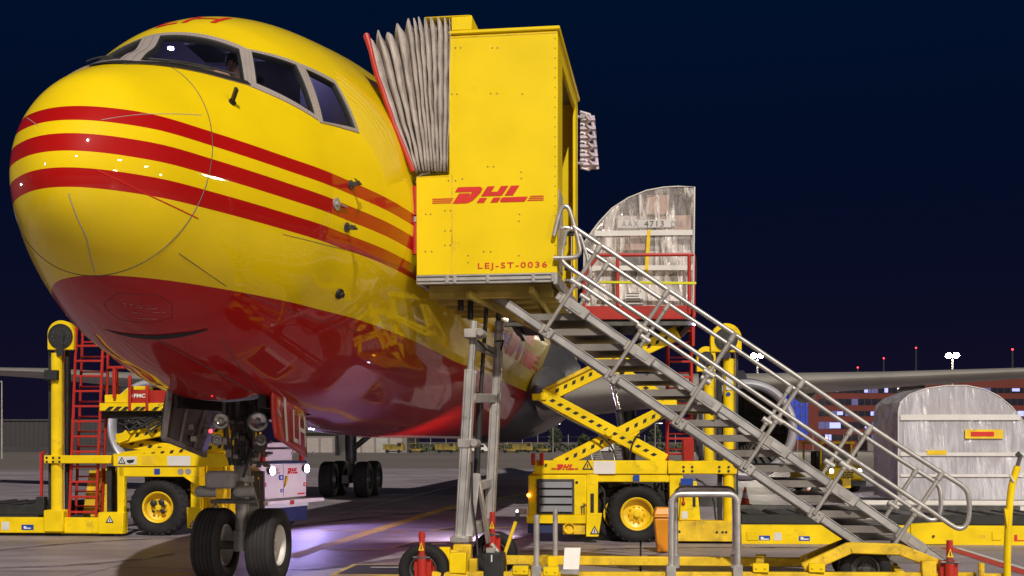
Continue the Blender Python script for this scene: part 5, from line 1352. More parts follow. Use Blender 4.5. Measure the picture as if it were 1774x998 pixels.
out1 = [(1011, 535), (1012, 420), (1024, 403), (1037.6, 385), (1060, 361), (1088, 343), (1120, 330), (1150, 324.5), (1175, 323), (1203, 324), (1201, 535)]
CTC = .30
wrapped(L, CT, out1, CTC, 2.2, 6, 5, 3)
f = CTC - .02
for y0, y1, x0 in ((398, 409, 1030), (459, 470, 1016)):
    pbox(CT, L, x0, y0, 1200, y1, f - .006, f, 'strap', M_strap, 0)
MB().beam(q(1124.5, 398, f - .01), q(1119.5, 474, f - .01), .065, .006, up=(0, 1, 0)).build('strap', M_yrim, CT, label='yellow tie down strap')
pbox(CT, L, 1070, 380, 1170, 395, f - .004, f - .001, 'name_board', pm('pale_board', (.52, .48, .47), .5), 0)
o_ = q(1077, 393, f - .006); text('AAX', 'lettering', M_gprint, CT, o_, EX, EZ, width=.30, height=.105, thick=.003, spacing=1.3)
o_ = q(1116, 393, f - .006); text('4713', 'lettering', M_steel, CT, o_, EX, EZ, width=.35, height=.105, thick=.003, spacing=1.1)
o_ = q(1163, 393, f - .006); text('DHL', 'lettering', M_gprint, CT, o_, EX, EZ, width=.24, height=.10, thick=.003)
pl = pbox(CT, L, 1082, 507, 1115, 527, f - .008, f - .002, 'paper_label', M_wsign, 0)
mb = MB()
for k in range(4):
    a = q(1085, 523 - k * 4.5, f - .010); mb.box(a.x, a.x + random.uniform(.18, .28), f - .011, f - .0095, a.z, a.z + .016)
mb.build('print_line', M_kprint, pl, kind='stuff')

# ---------------- loader on the left, beyond the nose
L2 = Frame(-7.0, 21.95, -R(3.0))
T2 = thing('container_loader', 'yellow cargo loader with red ladder and tall chain mast left of the nose wheel', 'cargo loader', (-7.0, 21.95, 0), -R(3.0))
q2 = lambda px, py, c=0.0: L2.on(px, py, c)
chain_mast(T2, L2, 105, 555, 606, 82, 128, 583, 22, .0, 99, 612, 900, .108)
pbox(T2, L2, 76, 641, 98, 658, -.10, .1, 'roller_bracket', M_black)
ladder(T2, L2, 133, 560, 120, 900, 178, 606, 166, 902, .10, 13, dep=.28)
pbox(T2, L2, 76, 789, 192, 803, -.06, .08, 'top_beam', M_ylo)
tb2 = pbox(T2, L2, 196, 786, 400, 808, -.03, .10, 'top_beam', M_ylo)
mb = MB()
for px, py in ((81, 793), (81, 800), (92, 793), (92, 800), (103, 793), (103, 800)):
    p = q2(px, py, -.06); mb.cyl(p + V(0, -.012, 0), p, .022, 10)
mb.build('bolt', M_black, tb2, kind='stuff')
a = pbox(tb2, L2, 205, 791, 237, 805, -.036, -.031, 'warning_sign', M_wsign, 0)
warn_tri(tb2, q2(211, 798, -.040), .075, M_wsign)
MB().poly([q2(220, 797, -.04), q2(233, 796, -.04), q2(231, 801, -.04), q2(224, 803, -.04), q2(219, 800, -.04)]).build('pictogram', M_kprint, tb2, smooth=False)
pbox(tb2, L2, 290, 790, 330, 807, -.036, -.031, 'patch_plate', M_wsign, .002)
pbox(tb2, L2, 245, 790, 270, 805, -.034, -.031, 'notice_print', M_yold, 0)
pbox(T2, L2, 206, 809, 345, 826, .0, .5, 'fender_plate', M_ylo)
sg = pbox(T2, L2, 267, 812, 277, 822, -.008, -.001, 'blue_sign', M_bsign, 0)
for px in (313, 326):
    p = q2(px, 817, -.004); MB().lathe(p, (0, -1, 0), [(0, .06), (.003, .058), (.003, .001)], 18).build('round_sign', M_gprint, T2)
MB().prism([q2(318, 826, .0), q2(345, 826, .0), q2(345, 842, .0), q2(336, 838, .0)], (0, .4, 0)).build('fender_gusset', M_ylo, T2)
pbox(T2, L2, 330, 808, 347, 905, .3, .5, 'rear_column', M_ylo)
p = q2(278, 882, .28); p.z = .54
wheel(T2, 'tyre', p, (0, -1, 0), .545, .42, M_rub, M_yrim, .56, bolts=9, lugs=26)
p0 = V(p.x, p.y - .13, p.z); mb = MB()
for k in range(6):
    t_ = random.uniform(0, 6.28); mb.sphere(p0 + V(.12 * math.cos(t_), 0, .12 * math.sin(t_)), random.uniform(.03, .07), 8, (1, .3, 1))
mb.build('hub_grime', M_black, T2, kind='stuff')
pbox(T2, L2, 203, 809, 215, 905, .0, .15, 'corner_column', M_ylo)
pbox(T2, L2, 172, 812, 200, 890, .4, .5, 'side_plate', M_yold)
pbox(T2, L2, 185, 808, 193, 888, .1, .3, 'black_strap', M_black, .005)
MB().prism([q2(143, 895, .45), q2(170, 895, .45), q2(168, 815, .45), q2(155, 815, .45)], (0, .3, 0)).build('checker_plate', M_yold, T2)
pp = MB().prism([q2(324, 915, -.1), q2(343, 917, -.1), q2(350, 879, -.1), q2(323, 879, -.1)], (0, .05, 0)).build('mud_guard', M_ylo, T2, bevel=.008)
warn_tri(pp, q2(334, 908, -.105), .07, M_wsign)
fb2 = pbox(T2, L2, -60, 897, 172, 923, -.06, .10, 'platform_beam', M_ylo)
pbox(T2, L2, -60, 897, 172, 923, 2.4, 2.55, 'platform_beam', M_ylo)
pbox(fb2, L2, 37, 909, 58, 918, -.066, -.0605, 'sticker', M_bsign, 0)
p = q2(41, 916, -.068); MB().poly([p, p + V(.14, 0, 0), p + V(.14, 0, .02), p + V(.05, 0, .02), p + V(.05, 0, .045), p + V(0, 0, .05)]).build('pictogram', M_wprint, fb2, smooth=False)
pbox(fb2, L2, 3, 904, 16, 918, -.066, -.0605, 'sticker', M_wsign, 0)
pbox(T2, L2, 75, 884, 109, 922, -.14, .15, 'mast_foot', M_ylo, .02)
cp = pbox(T2, L2, 170, 888, 213, 925, -.12, .12, 'lower_frame', M_ylo)
warn_tri(cp, q2(190, 900, -.125), .08, M_wsign)
pbox(T2, L2, 105, 898, 175, 925, -.04, .1, 'lower_frame', M_yold)
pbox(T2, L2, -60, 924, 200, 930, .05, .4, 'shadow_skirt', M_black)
dz2 = q2(30, 880, .3).z
for k in range(9):
    x = q2(-58 + k * 21, 880, .3).x; MB().cyl((x, .2, dz2), (x, 2.3, dz2), .07, 14).build('roller', M_steel if k % 2 else M_rub, T2)
MB().box(q2(-60, 880).x, q2(78, 880).x, .12, .18, dz2 - .12, dz2 + .06).build('roller_rail', M_black, T2, bevel=.01)
MB().box(q2(-60, 880).x, q2(140, 880).x, .12, 2.4, dz2 - .2, dz2 - .12).build('platform_floor', M_black, T2)
pbox(T2, L2, 62, 861, 76, 892, -.02, .15, 'black_block', M_black)
MB().tube([q2(72, 860, .1), q2(72, 785, .1), q2(78, 783, .1)], .03, 8).build('guard_rail', M_rtube, T2)
# upper platform, folded scissors
pbox(T2, L2, 172, 698, 400, 712, .0, .12, 'deck_edge', M_ylo)
dk = bpy.data.objects['deck_edge']
hazard(dk, q2(183, 708), q2(224, 708), 3, -.003, .10, .08, .09); hazard(dk, q2(232, 708), q2(252, 708), 2, -.003, .09, .07, .08); hazard(dk, q2(262, 708), q2(400, 708), 9, -.003, .09, .07, .08)
MB().prism([q2(181, 698, .05), q2(181, 684, .05), q2(208, 683, .05), q2(222, 671, .05), q2(222, 698, .05)], (0, .5, 0)).build('console_box', M_ylo, T2, bevel=.01)
pbox(T2, L2, 224, 669, 252, 676, .2, .6, 'console_top', M_ylo)
rp_ = pbox(T2, L2, 225, 676, 253, 699, .06, .12, 'red_panel', M_red)
pbox(T2, L2, 256, 676, 320, 700, .06, .12, 'red_panel', M_red)
o_ = q2(232, 689, .055); text('FMC', 'maker_lettering', M_wprint, rp_, o_, EX, EZ, width=.225, height=.075, thick=.004, bold=.04)
p = q2(227.6, 686, .052); MB().poly([p + V(-.02, 0, -.008), p + V(.024, 0, -.008), p + V(.024, 0, .012), p + V(-.02, 0, .012)]).poly([p + V(-.003, 0, -.025), p + V(.015, 0, -.025), p + V(.015, 0, .03), p + V(-.003, 0, .03)]).build('maker_mark', M_wprint, rp_, smooth=False)
for px, y0, y1 in ((224, 650, 712), (254, 668, 712), (197, 636, 690)):
    pbox(T2, L2, px - 2.5, y0, px + 2.5, y1, -.02, .04, 'red_post', M_rtube)
pbox(T2, L2, 186, 634, 216, 639, .3, .36, 'guard_rail', M_rtube); pbox(T2, L2, 184, 612, 188, 640, .3, .36, 'red_post', M_rtube)
pbox(T2, L2, 194, 640, 202, 690, .3, .4, 'red_post', M_rtube)
text('COMPASS', 'lettering', M_kprint, dk, q2(274, 703.5, -.004), EX, EZ, width=.5, height=.045, thick=.002)
s2p = lambda px, py: q2(px, py, .3)
sarm(T2, s2p(203, 762), s2p(420, 716), .3, .22, .12, 12); sarm(T2, s2p(205, 765), s2p(420, 800), .45, .22, .12, 12)
sarm(T2, s2p(215, 792), s2p(440, 768), .2, .20, .12, 12); sarm(T2, s2p(230, 735), s2p(430, 752), 1.2, .22, .12, 12)
MB().prism([q2(199, 764, .2), q2(217, 745, .2), q2(228, 751, .2), q2(222, 762, .2), q2(206, 768, .2)], (0, .3, 0)).build('scissor_lug', M_ylo, T2)
pbox(T2, L2, 170, 712, 420, 724, .2, 2.2, 'deck_underside', M_black)
mb = MB()
for k in range(14):
    a = q2(random.uniform(195, 270), random.uniform(716, 742), .15)
    mb.tube([a, a + V(.1, -.02, -.12 * random.random()), a + V(.3, .02, .06)], .02, 6)
for k in range(10):
    a = q2(random.uniform(245, 300), random.uniform(760, 770), .5); mb.box(a.x, a.x + .12, .5, .6, a.z, a.z + .06)
mb.build('hydraulic_hoses', M_black, T2, kind='stuff')
pbox(T2, L2, 350, 800, 400, 908, .5, 1.6, 'engine_housing', M_ylo, .02)
pbox(T2, L2, 360, 848, 392, 905, .46, .50, 'engine_door', M_yold, .01)
warn_tri(bpy.data.objects['engine_door'], q2(374, 878, .455), .08, M_wsign)
MB().tube([q2(387, 770, .3), q2(391, 830, .3), q2(385, 875, .3), q2(389, 895, .3)], .035, 8).build('yellow_hose', M_ylo, T2)
MB().box(q2(200, 0).x, q2(420, 0).x, 1.5, 1.6, .4, 1.2).build('chassis_plate', M_black, T2)

# ================================================================== ground power cart behind the nose wheel
GP = Frame(-5.12, 23.4, R(66))
T3 = thing('ground_power_cart', 'cream white power cart with two bright lamps behind the nose wheel', 'service cart', (-5.12, 23.4, 0), R(66))
g_ = lambda px, py, c=0.0: GP.on(px, py, c)
bx1 = g_(531, 868).x; z0, z1 = .62, 1.34
hb = MB().box(0, bx1, 0, 1.3, z0, z1).build('body', M_white, T3, bevel=.02)
MB().box(bx1 * .49, bx1 * .495, -.004, .001, z0 + .03, z1 - .02).build('door_gap', M_steel, hb)
MB().box(.02, bx1, -.004, .3, z1, z1 + .05).build('rubber_strip', M_navy, T3)
hd_ = MB().box(.25, bx1 - .35, .12, 1.2, z1 + .05, z1 + .30).build('hood', M_white, T3, bevel=.015)
MB().box(.2, bx1 - .4, .05, 1.2, z1 + .34, z1 + .44).build('roof_slab', M_white, T3, bevel=.015)
MB().box(.25, bx1 - .45, .2, 1.1, z1 + .30, z1 + .34).build('gap', M_black, T3)
for k in range(3): MB().cyl((.5 + k * .8, .115, z1 + .2), (.5 + k * .8, .10, z1 + .2), .04, 10).build('knob', M_alu, hd_)
for x in (.12, bx1 - .18): MB().box(x, x + .10, .0, .08, z1 + .05, z1 + .36).build('red_corner_post', M_rtube, T3, bevel=.01)
MB().box(.0, bx1 + .35, -.22, .1, z0 - .12, z0 - .03).build('bumper', M_white, T3, bevel=.012)
MB().box(0, bx1, -.05, .05, z0 - .20, z0 - .12).build('lower_rail', M_white, T3, bevel=.01)
MB().box(bx1 * .45, bx1 * .52, -.24, -.20, z0 - .13, z0 - .04).build('red_reflector', M_rtube, T3)
MB().box(0, bx1 * .5, -.02, 1.2, .12, z0 - .20).build('skirt', M_navy, T3); MB().box(bx1 * .505, bx1, -.02, 1.2, .12, z0 - .20).build('skirt', M_navy, T3)
MB().box(-.05, .0, -.02, .22, z0 - .1, z1 - .25).build('edge_guard', M_ylo, T3, bevel=.01)
MB().box(-.052, .0, -.03, .06, z0 - .08, z1 - .3).build('edge_stripe', M_black, T3)
o_ = V(bx1 * .57, -.004, z1 - .22); express_logo('word_mark', M_rprint, hb, o_, EX, EZ, bx1 * .23, .12, lines=False)
express_logo('word_mark', pm('pale_red_print', (.55, .30, .30), .5), hb, V(bx1 * .2, -.004, z1 - .21), EX, EZ, bx1 * .22, .11, lines=False)
for x, z, m, s in ((.08, z0 + .25, M_rtube, .09), (bx1 * .93, z0 + .22, M_rtube, .08), (bx1 * .40, z1 - .34, M_bsign, .10), (bx1 * .43, z0 + .12, M_bsign, .07)):
    r_ = MB().box(x, x + s * 1.6, -.006, -.0005, z, z + s).build('sticker', m, hb)
    MB().box(x + s * .5, x + s * 1.1, -.009, -.0065, z + s * .25, z + s * .75).build('sticker_centre', M_wprint, r_)
MB().prism([V(bx1 * .50, -.006, z0 + .22), V(bx1 * .54, -.006, z0 + .28), V(bx1 * .57, -.006, z0 + .40), V(bx1 * .57, -.006, z0 + .46), V(bx1 * .53, -.006, z0 + .46)], (0, -.02, 0)).build('door_handle', M_yold, hb)
MB().box(bx1 * .8, bx1 * .95, -.006, -.001, z0 + .05, z0 + .08).build('small_print', M_rprint, hb)
p = V(-.01, -.01, z1 - .33); MB().sphere(p, .035, 10).build('marker_lamp', M_amber, T3)
for x, z in ((.32, z1 - .14), (bx1 - .12, z1 - .12)):
    hl = MB().lathe((x, -.05, z), (0, -1, 0), [(-.05, .06), (.03, .095), (.05, .095)], 20).build('head_lamp', M_steel, T3)
    MB().lathe((x, -.05, z), (0, -1, 0), [(.045, .09), (.06, .06), (.066, .001)], 20).build('lamp_lens', M_bluelamp, hl)
    sl = bpy.data.lights.new('head_lamp_beam', 'SPOT'); sl.energy = 230; sl.spot_size = R(140); sl.spot_blend = .8; sl.color = (.50, .40, 1.0); sl.shadow_soft_size = .06
    so = bpy.data.objects.new('head_lamp_beam', sl); COL.objects.link(so); so.parent = hl; so.location = (x, -.18, z)
    so.rotation_euler = V(.1, 1, .30).to_track_quat('Z', 'Y').to_euler()
sl = bpy.data.lights.new('work_light_beam', 'SPOT'); sl.energy = 1000; sl.spot_size = R(125); sl.spot_blend = .7; sl.color = (.85, .74, 1.0); sl.shadow_soft_size = .05
so = bpy.data.objects.new('work_light_beam', sl); COL.objects.link(so); so.parent = wl_; so.location = (-.16, -.04, 0)
so.rotation_euler = V(4.8, -3.9, .75).to_track_quat('Z', 'Y').to_euler()
for x in (.5, bx1 - .5):
    for y in (.15, 1.1): wheel(T3, 'tyre', (x, y, .22), (0, -1 if y < .5 else 1, 0), .22, .16, M_rub, M_steel, .5, n=24, bolts=5)

# ================================================================== wrapped pallet on a dolly at the right
DF = Frame(8.2, 24.6, -R(3.5))
d_ = lambda px, py, c=0.0: DF.on(px, py, c)
DT = thing('pallet_dolly', 'low dolly with white side rail carrying a wrapped load at the right edge', 'cargo dolly', (8.2, 24.6, 0), -R(3.5))
pbox(DT, DF, 1478, 868, 1872, 893, -.05, .06, 'side_rail', M_white)
for yy in (875, 884): pbox(DT, DF, 1480, yy, 1870, yy + 1.5, -.056, -.0505, 'rail_groove', M_alud, 0)
pbox(DT, DF, 1478, 868, 1872, 893, 2.35, 2.45, 'side_rail', M_white)
pbox(DT, DF, 1490, 893, 1865, 906, .05, 2.3, 'underframe', M_black)
dz3 = d_(1600, 868).z
MB().box(d_(1480, 0).x, d_(1870, 0).x, .06, 2.35, dz3 - .12, dz3 - .04).build('deck', M_steel, DT)
for px in (1530, 1690, 1830):
    for c in (.12, 2.2):
        p = d_(px, 900, c); p.z = .24; wheel(DT, 'tyre', p, (0, -1 if c < 1 else 1, 0), .24, .16, M_rub, M_steel, .5, n=24, bolts=5)
p = d_(1590, 899, -.02); MB().box(p.x, p.x + .35, -.03, .05, p.z - .05, p.z + .03).build('tail_lamp', M_red, DT)
WT = thing('wrapped_pallet', 'tall film wrapped cargo pallet standing on the dolly at the right edge', 'cargo pallet', (8.2, 24.6, 0), -R(3.5))
out2 = [(1556, 866), (1556, 712), (1560, 697), (1575, 684), (1605, 673), (1640, 668), (1675, 668), (1705, 674), (1730, 686), (1752, 704), (1772, 728), (1788, 758), (1796, 790), (1797, 866)]
wrapped(DF, WT, out2, .15, 2.1, 6, 6, 11, M_film2)
pbox(WT, DF, 1560, 718, 1768, 728, .118, .124, 'strap', M_strap, 0); pbox(WT, DF, 1560, 784, 1796, 790, .118, .124, 'strap', M_strap, 0); pbox(WT, DF, 1560, 822, 1796, 826, .118, .124, 'strap', M_strap, 0)
lb = pbox(WT, DF, 1672, 744, 1738, 760, .112, .117, 'yellow_label', M_yrim, 0)
pbox(lb, DF, 1682, 748, 1722, 756, .106, .111, 'red_print', M_rprint, 0)
pbox(WT, DF, 1606, 780, 1640, 788, .108, .117, 'yellow_label', M_yrim, 0)

# ================================================================== yellow tug in the distance
TF = Frame(11.05, 40.6, R(14))
T4 = thing('baggage_tug', 'small yellow tug with cab and lit headlights facing this way under the wing', 'tow tractor', (11.05, 40.6, 0), R(14))
MB().box(-.05, 1.45, .0, 2.6, .35, .78).build('body', M_ylo, T4, bevel=.04, seg=2)
fr_ = MB().prism([V(.0, .02, .40), V(.0, -.10, .50), V(.0, -.06, .86), V(.0, .35, .98), V(.0, .5, .98), V(.0, .5, .40)], (1.4, 0, 0)).build('bonnet', M_ylo, T4, bevel=.03)
MB().box(-.08, 1.48, -.16, .1, .22, .42).build('bumper', M_black, T4, bevel=.02)
MB().box(.52, .85, -.22, -.1, .16, .5).build('hitch', M_yrim, T4, bevel=.02)
for x0, z in ((.45, .52), (.40, .60), (.45, .68)):
    for k in range(4): MB().box(x0 + k * .15, x0 + k * .15 + .11, -.115, -.085, z, z + .05).build('grille_slot', M_black, fr_)
for x in (.14, 1.24):
    h_ = MB().lathe((x, -.09, .76), (0, -1, 0), [(-.04, .07), (.03, .10), (.04, .09)], 16).build('headlight', M_steel, T4)
    MB().sphere((x, -.12, .76), .075, 10, (1, .4, 1)).build('lens', M_lamp if x < 1 else M_bluelamp, h_)
cab = MB().box(.08, .14, .55, .62, .95, 1.72).box(1.28, 1.34, .55, .62, .95, 1.72).box(.08, .14, 1.8, 1.87, .78, 1.72).box(1.28, 1.34, 1.8, 1.87, .78, 1.72).box(.66, .70, .55, .60, .95, 1.72).build('cab_frame', M_ylo, T4, bevel=.01)
MB().box(.03, 1.40, .45, 1.95, 1.72, 1.80).build('cab_roof', M_ylo, T4, bevel=.03, seg=2)
MB().poly([V(.14, .58, .97), V(1.28, .58, .97), V(1.28, .58, 1.71), V(.14, .58, 1.71)]).build('windscreen', M_dglass, T4)
MB().box(.3, .6, 1.3, 1.7, .8, 1.45).build('seat', M_black, T4, bevel=.04)
MB().lathe((.5, .95, 1.15), (.1, -.8, .6), [(0, .16), (.012, .18), (.024, .16)], 20).build('steering_wheel', M_black, T4)
MB().cyl((.5, .9, 1.8), (.5, .9, 1.86), .05, 10).sphere((.5, .9, 1.9), .05, 10).build('beacon', M_amber, T4)
for x in (-.06, 1.48): MB().box(x - .05, x + .05, .5, .55, 1.25, 1.48).build('mirror', M_black, T4, bevel=.015)
for x, s in ((.1, -1), (1.3, 1)):
    for y in (.35, 2.2): wheel(T4, 'tyre', (x, y, .29), (s, 0, 0), .29, .22, M_rub, M_yrim, .5, n=28, bolts=5)

# ================================================================== traffic cones
def cone(p, lab, h=.50):
    c = thing('traffic_cone', lab, 'traffic cone', p, 0, 'orange cones on the apron')
    MB().box(-.16, .16, -.16, .16, 0, .03).build('cone_base', M_cone, c, bevel=.01)
    MB().lathe((0, 0, 0), (0, 0, 1), [(.03, .125), (.19, .09)], 24).build('cone_body', M_cone, c)
    MB().lathe((0, 0, 0), (0, 0, 1), [(.34, .057), (h, .022), (h + .005, .001)], 24).build('cone_tip', M_cone, c)
    MB().lathe((0, 0, 0), (0, 0, 1), [(.19, .0905), (.34, .0575)], 24).build('reflective_band', M_wprint, c)
cone(G(1291, 874), 'orange cone with white band beside the yellow lift cylinder')
cone(G(1402, 858), 'orange cone seen between the treads of the grey steps')

# ================================================================== background
M_bred = pm('red_facade', (.13, .018, .010), .7, var=.12, scale=.3)
M_bdark = pm('dark_ribbon_glass', (.02, .022, .035), .15, var=.3, scale=.4)
M_bpale = pm('pale_facade', (.19, .165, .15), .7, var=.12, scale=.3)
M_lit = pm('lit_window', (.3, .3, .4), .4, emit=(.32, .36, 1), estr=1.5)
M_litdim = pm('dim_lit_window', (.1, .1, .2), .4, emit=(.15, .17, .75), estr=.16)
M_blueg = pm('blue_lit_glass', (.02, .04, .2), .2, emit=(.02, .045, .55), estr=.6, var=.4, scale=.3)
YB = 250.0
def bb(x0, y0, x1, y1, Y, dep, name, m, par=None, off=0, bevel=0, **k):
    a, b_ = P(x0, y1, Y), P(x1, y0, Y)
    return MB().box(a.x, b_.x, Y - off, Y + dep, a.z, b_.z).build(name, m, par, bevel=bevel, smooth=False, **k)
BR = thing('office_building', 'red office block with dark ribbon windows, a few lit, beyond the tug', 'office building', (P(1480, 779, YB).x, YB, 0))
def bbl(x0, y0, x1, y1, dep, name, m, off=0, par=None):
    o = bb(x0, y0, x1, y1, YB, dep, name, m, None, off); o.location = -BR.location; o.parent = par or BR
    if par: o.location = (0, 0, 0)
    return o
bbl(1400, 655, 1905, 780, 30, 'facade', M_bred)
FL = [(672, 681), (691, 702), (712, 721), (731, 743), (753, 763)]
rb = random.Random(4)
proto = {}
for fi, (y0, y1) in enumerate(FL):
    for k in range(42):
        x0 = 1418 + k * 11.5
        if x0 > 1890: break
        if fi == 0 and x0 < 1425: continue
        a, b_ = P(x0, y1, YB), P(x0 + 10.6, y0, YB)
        lit = rb.random(); m = M_lit if lit > .95 else M_litdim if lit > .80 else M_bdark
        key = (fi, m.name)
        if key not in proto:
            w_, h = b_.x - a.x, b_.z - a.z
            proto[key] = MB().box(0, w_, -.05, .2, 0, h).box(w_ * .47, w_ * .53, -.10, -.051, 0, h).build('window', [m], BR, smooth=False); o = proto[key]
        else:
            o = proto[key].copy(); COL.objects.link(o); o.parent = BR
        o.location = Vector((a.x, YB, a.z)) - BR.location
def litwin(x0, y0, x1, y1):
    a, b_ = P(x0, y1, YB), P(x1, y0, YB)
    o = MB().box(a.x, b_.x, YB - .16, YB - .12, a.z, b_.z).build('window', M_lit, BR, smooth=False, label='brightly lit window'); o.location = -BR.location
for r_ in ((1437, 732, 1456, 742), (1441, 673, 1452, 679), (1497, 671, 1503, 680), (1532, 671, 1538, 680), (1450, 713, 1460, 719), (1508, 713, 1517, 720), (1498, 737, 1504, 742), (1576, 673, 1581, 679), (1753, 673, 1766, 678)): litwin(*r_)
GB = thing('glass_hall', 'blue lit glass hall at the left end of the red office block', 'glass building', (P(1386, 779, YB).x, YB, 0))
def gpart(x0, y0, x1, y1, dep, name, m, off=0):
    o = bb(x0, y0, x1, y1, YB, dep, name, m, None, off); o.location = -GB.location; o.parent = GB; return o
gpart(1366, 684, 1399, 762, 20, 'glass_wall', M_blueg, .4)
for k in range(4): gpart(1366 + k * 9.5, 684, 1367 + k * 9.5, 762, .2, 'mullion', M_steel, .6)
for k in range(5): gpart(1366, 686 + k * 17, 1399, 687 + k * 17, .2, 'transom', M_steel, .55)
gpart(1366, 762, 1399, 779, 18, 'base_wall', M_bred, .3)
HB = thing('hangar', 'hangar with blue lit glass strip under a roof truss above the red building', 'hangar', (P(1700, 779, 270).x, 270, 0))
def hpart(x0, y0, x1, y1, dep, name, m, off=0):
    o = bb(x0, y0, x1, y1, 270, dep, name, m, None, off); o.location = -HB.location; o.parent = HB; return o
hpart(1628, 648, 1905, 668, 5, 'glass_strip', M_blueg, .2); hpart(1620, 642, 1905, 648, 30, 'roof', M_steel, 1); hpart(1628, 668, 1905, 779, 20, 'wall', M_bred)
mb = MB()
for k in range(20):
    a, b_ = P(1630 + k * 13.5, 667 if k % 2 else 649, 269.5), P(1630 + (k + 1) * 13.5, 649 if k % 2 else 667, 269.5); mb.beam(a, b_, .25, .25)
o = mb.build('roof_truss', M_steel, None); o.location = -HB.location; o.parent = HB
gb = bb(1503, 762, 1532, 781, 200, 6, 'hut', M_bpale); tag(gb, 'pale grey hut behind the yellow tug', 'hut')

# left boundary wall of ribbed sheet
LW = thing('boundary_wall', 'grey ribbed sheet wall across the apron at the left edge', 'wall', (P(60, 783, 200).x, 200, 0))
x0, x1 = P(-120, 783, 200).x, P(420, 783, 200).x
M_sheet = pm('grey_ribbed_sheet', (.045, .038, .042), .6, var=.15, scale=.2)
pan = None; x = x0; zt2 = P(0, 729, 200).z
while x < x1:
    if pan is None: pan = MB().box(0, .62, 0, .15, .9, zt2).box(.62, .82, .08, .15, .9, zt2).build('wall_panel', M_sheet, LW, smooth=False); o = pan
    else: o = bpy.data.objects.new('wall_panel', pan.data); COL.objects.link(o); o.parent = LW
    o.location = V(x, 200, 0) - LW.location; x += .82
o = MB().box(x0, x1, 199.7, 200.3, 0, .9).build('plinth', M_sheet, LW); o.location = -LW.location
o = MB().box(x0, x1, 199.8, 200.3, zt2, zt2 + .25).build('coping', M_steel, LW); o.location = -LW.location

# far buildings, fence, parked service vehicles, trees, lamp posts
FB = thing('freight_hall', 'low pale freight hall with doors seen under the aircraft belly', 'building', (P(600, 784, 190).x, 190, 0))
def fpart(x0, y0, x1, y1, dep, name, m, off=0):
    o = bb(x0, y0, x1, y1, 190, dep, name, m, None, off); o.location = -FB.location; o.parent = FB; return o
fpart(500, 750, 705, 784, 25, 'wall', M_bpale)
for k in range(8): fpart(508 + k * 24, 759, 528 + k * 24, 784, .3, 'roller_door', M_trim if k % 3 else M_alud, .12)
fpart(498, 744, 707, 750, 26, 'roof_edge', M_steel, .6)
FN = thing('fence', 'tall wire fence along the far side of the apron', 'fence', (P(1000, 783, 205).x, 205, 0))
x0, x1 = P(640, 783, 205).x, P(1700, 783, 205).x; npost = 40
for k in range(npost + 1):
    x = x0 + (x1 - x0) * k / npost
    if k == 0: fp = MB().cyl((0, 0, 0), (0, 0, 3.0), .06, 6).build('fence_post', M_tube, FN); o = fp
    else: o = bpy.data.objects.new('fence_post', fp.data); COL.objects.link(o); o.parent = FN
    o.location = V(x, 205, 0) - FN.location
mb = MB()
for z in (.5, 1.5, 2.6): mb.box(x0, x1, 204.98, 205.02, z, z + .03)
o = mb.build('fence_wire', M_steel, FN, kind='stuff'); o.location = -FN.location
M_yfar = pm('yellow_service_paint', (.22, .15, .02), .5, var=.6, scale=.8)
vk = {}
def vehicle(px, Y, kind, lab):
    p = P(px, 784, Y); p.z = 0
    v_ = thing('service_vehicle', lab, 'service vehicle', p, R(random.choice((0, 4, -5, 8))), 'service vehicles parked along the far edge')
    if kind not in vk:
        if kind == 'truck': parts = [('body', M_yfar, MB().box(-2.2, .9, -1, 1, .7, 1.5).box(-2.2, .8, -.9, .9, 1.5, 1.9)), ('cab', M_yfar, MB().prism([V(.95, -1, .6), V(2.3, -1, .6), V(2.3, -1, 1.4), V(1.9, -1, 2.3), V(.95, -1, 2.3)], (0, 2, 0))), ('windscreen', M_bdark, MB().box(1.05, 1.8, -1.01, 1.01, 1.45, 2.15))]
        elif kind == 'van': parts = [('body', M_white, MB().prism([V(-2.4, -.95, .4), V(2.4, -.95, .4), V(2.4, -.95, 1.1), V(1.6, -.95, 2.0), V(-2.4, -.95, 2.1)], (0, 1.9, 0))), ('windscreen', M_bdark, MB().box(.6, 1.6, -.97, .97, 1.25, 1.85))]
        else: parts = [('body', M_yfar, MB().box(-1.6, 1.6, -.8, .8, .4, .9)), ('cab_frame', M_yfar, MB().box(-1.5, -1.4, -.8, .8, .9, 2).box(-.2, -.1, -.8, .8, .9, 2).box(-1.6, .1, -.8, .8, 2, 2.1))]
        parts.append(('wheels_underbody', M_rub, MB().box(-1.7, 1.7, -.7, .7, .25, .5)))
        vk[kind] = [m_.build(nm if nm != 'wheels_underbody' else 'underbody', mt, v_, smooth=False) for nm, mt, m_ in parts]
        w0 = MB().lathe((0, 0, .38), (0, -1, 0), [(-.15, .01), (-.15, .38), (.15, .38), (.15, .01)], 14).build('tyre', M_rub, v_); w0.location = (-1.3, -.85, 0); vk[kind].append(w0)
        w1 = dup(w0, v_); w1.location = (1.3, -.85, 0); vk[kind].append(w1)
    else:
        for o in vk[kind]: dup(o, v_)
    v_.scale = (.72, .72, .72)
    return v_
vehicle(682, 182, 'truck', 'first yellow service truck right of the freight hall'); vehicle(722, 184, 'tractor', 'open yellow tractor beside the first service truck'); vehicle(772, 182, 'truck', 'yellow service truck left of the mast foot in the distance')
vehicle(826, 184, 'van', 'white van parked far off between the two mast rails'); vehicle(885, 182, 'tractor', 'open yellow tractor right of the mast in the distance'); vehicle(905, 186, 'truck', 'yellow truck parked left of the loader in the distance')
vehicle(1045, 188, 'van', 'white van seen through the scissor arms'); vehicle(1190, 190, 'tractor', 'open yellow tractor seen behind the red ladder foot'); vehicle(942, 186, 'tractor', 'open yellow tractor under the aircraft wing root')
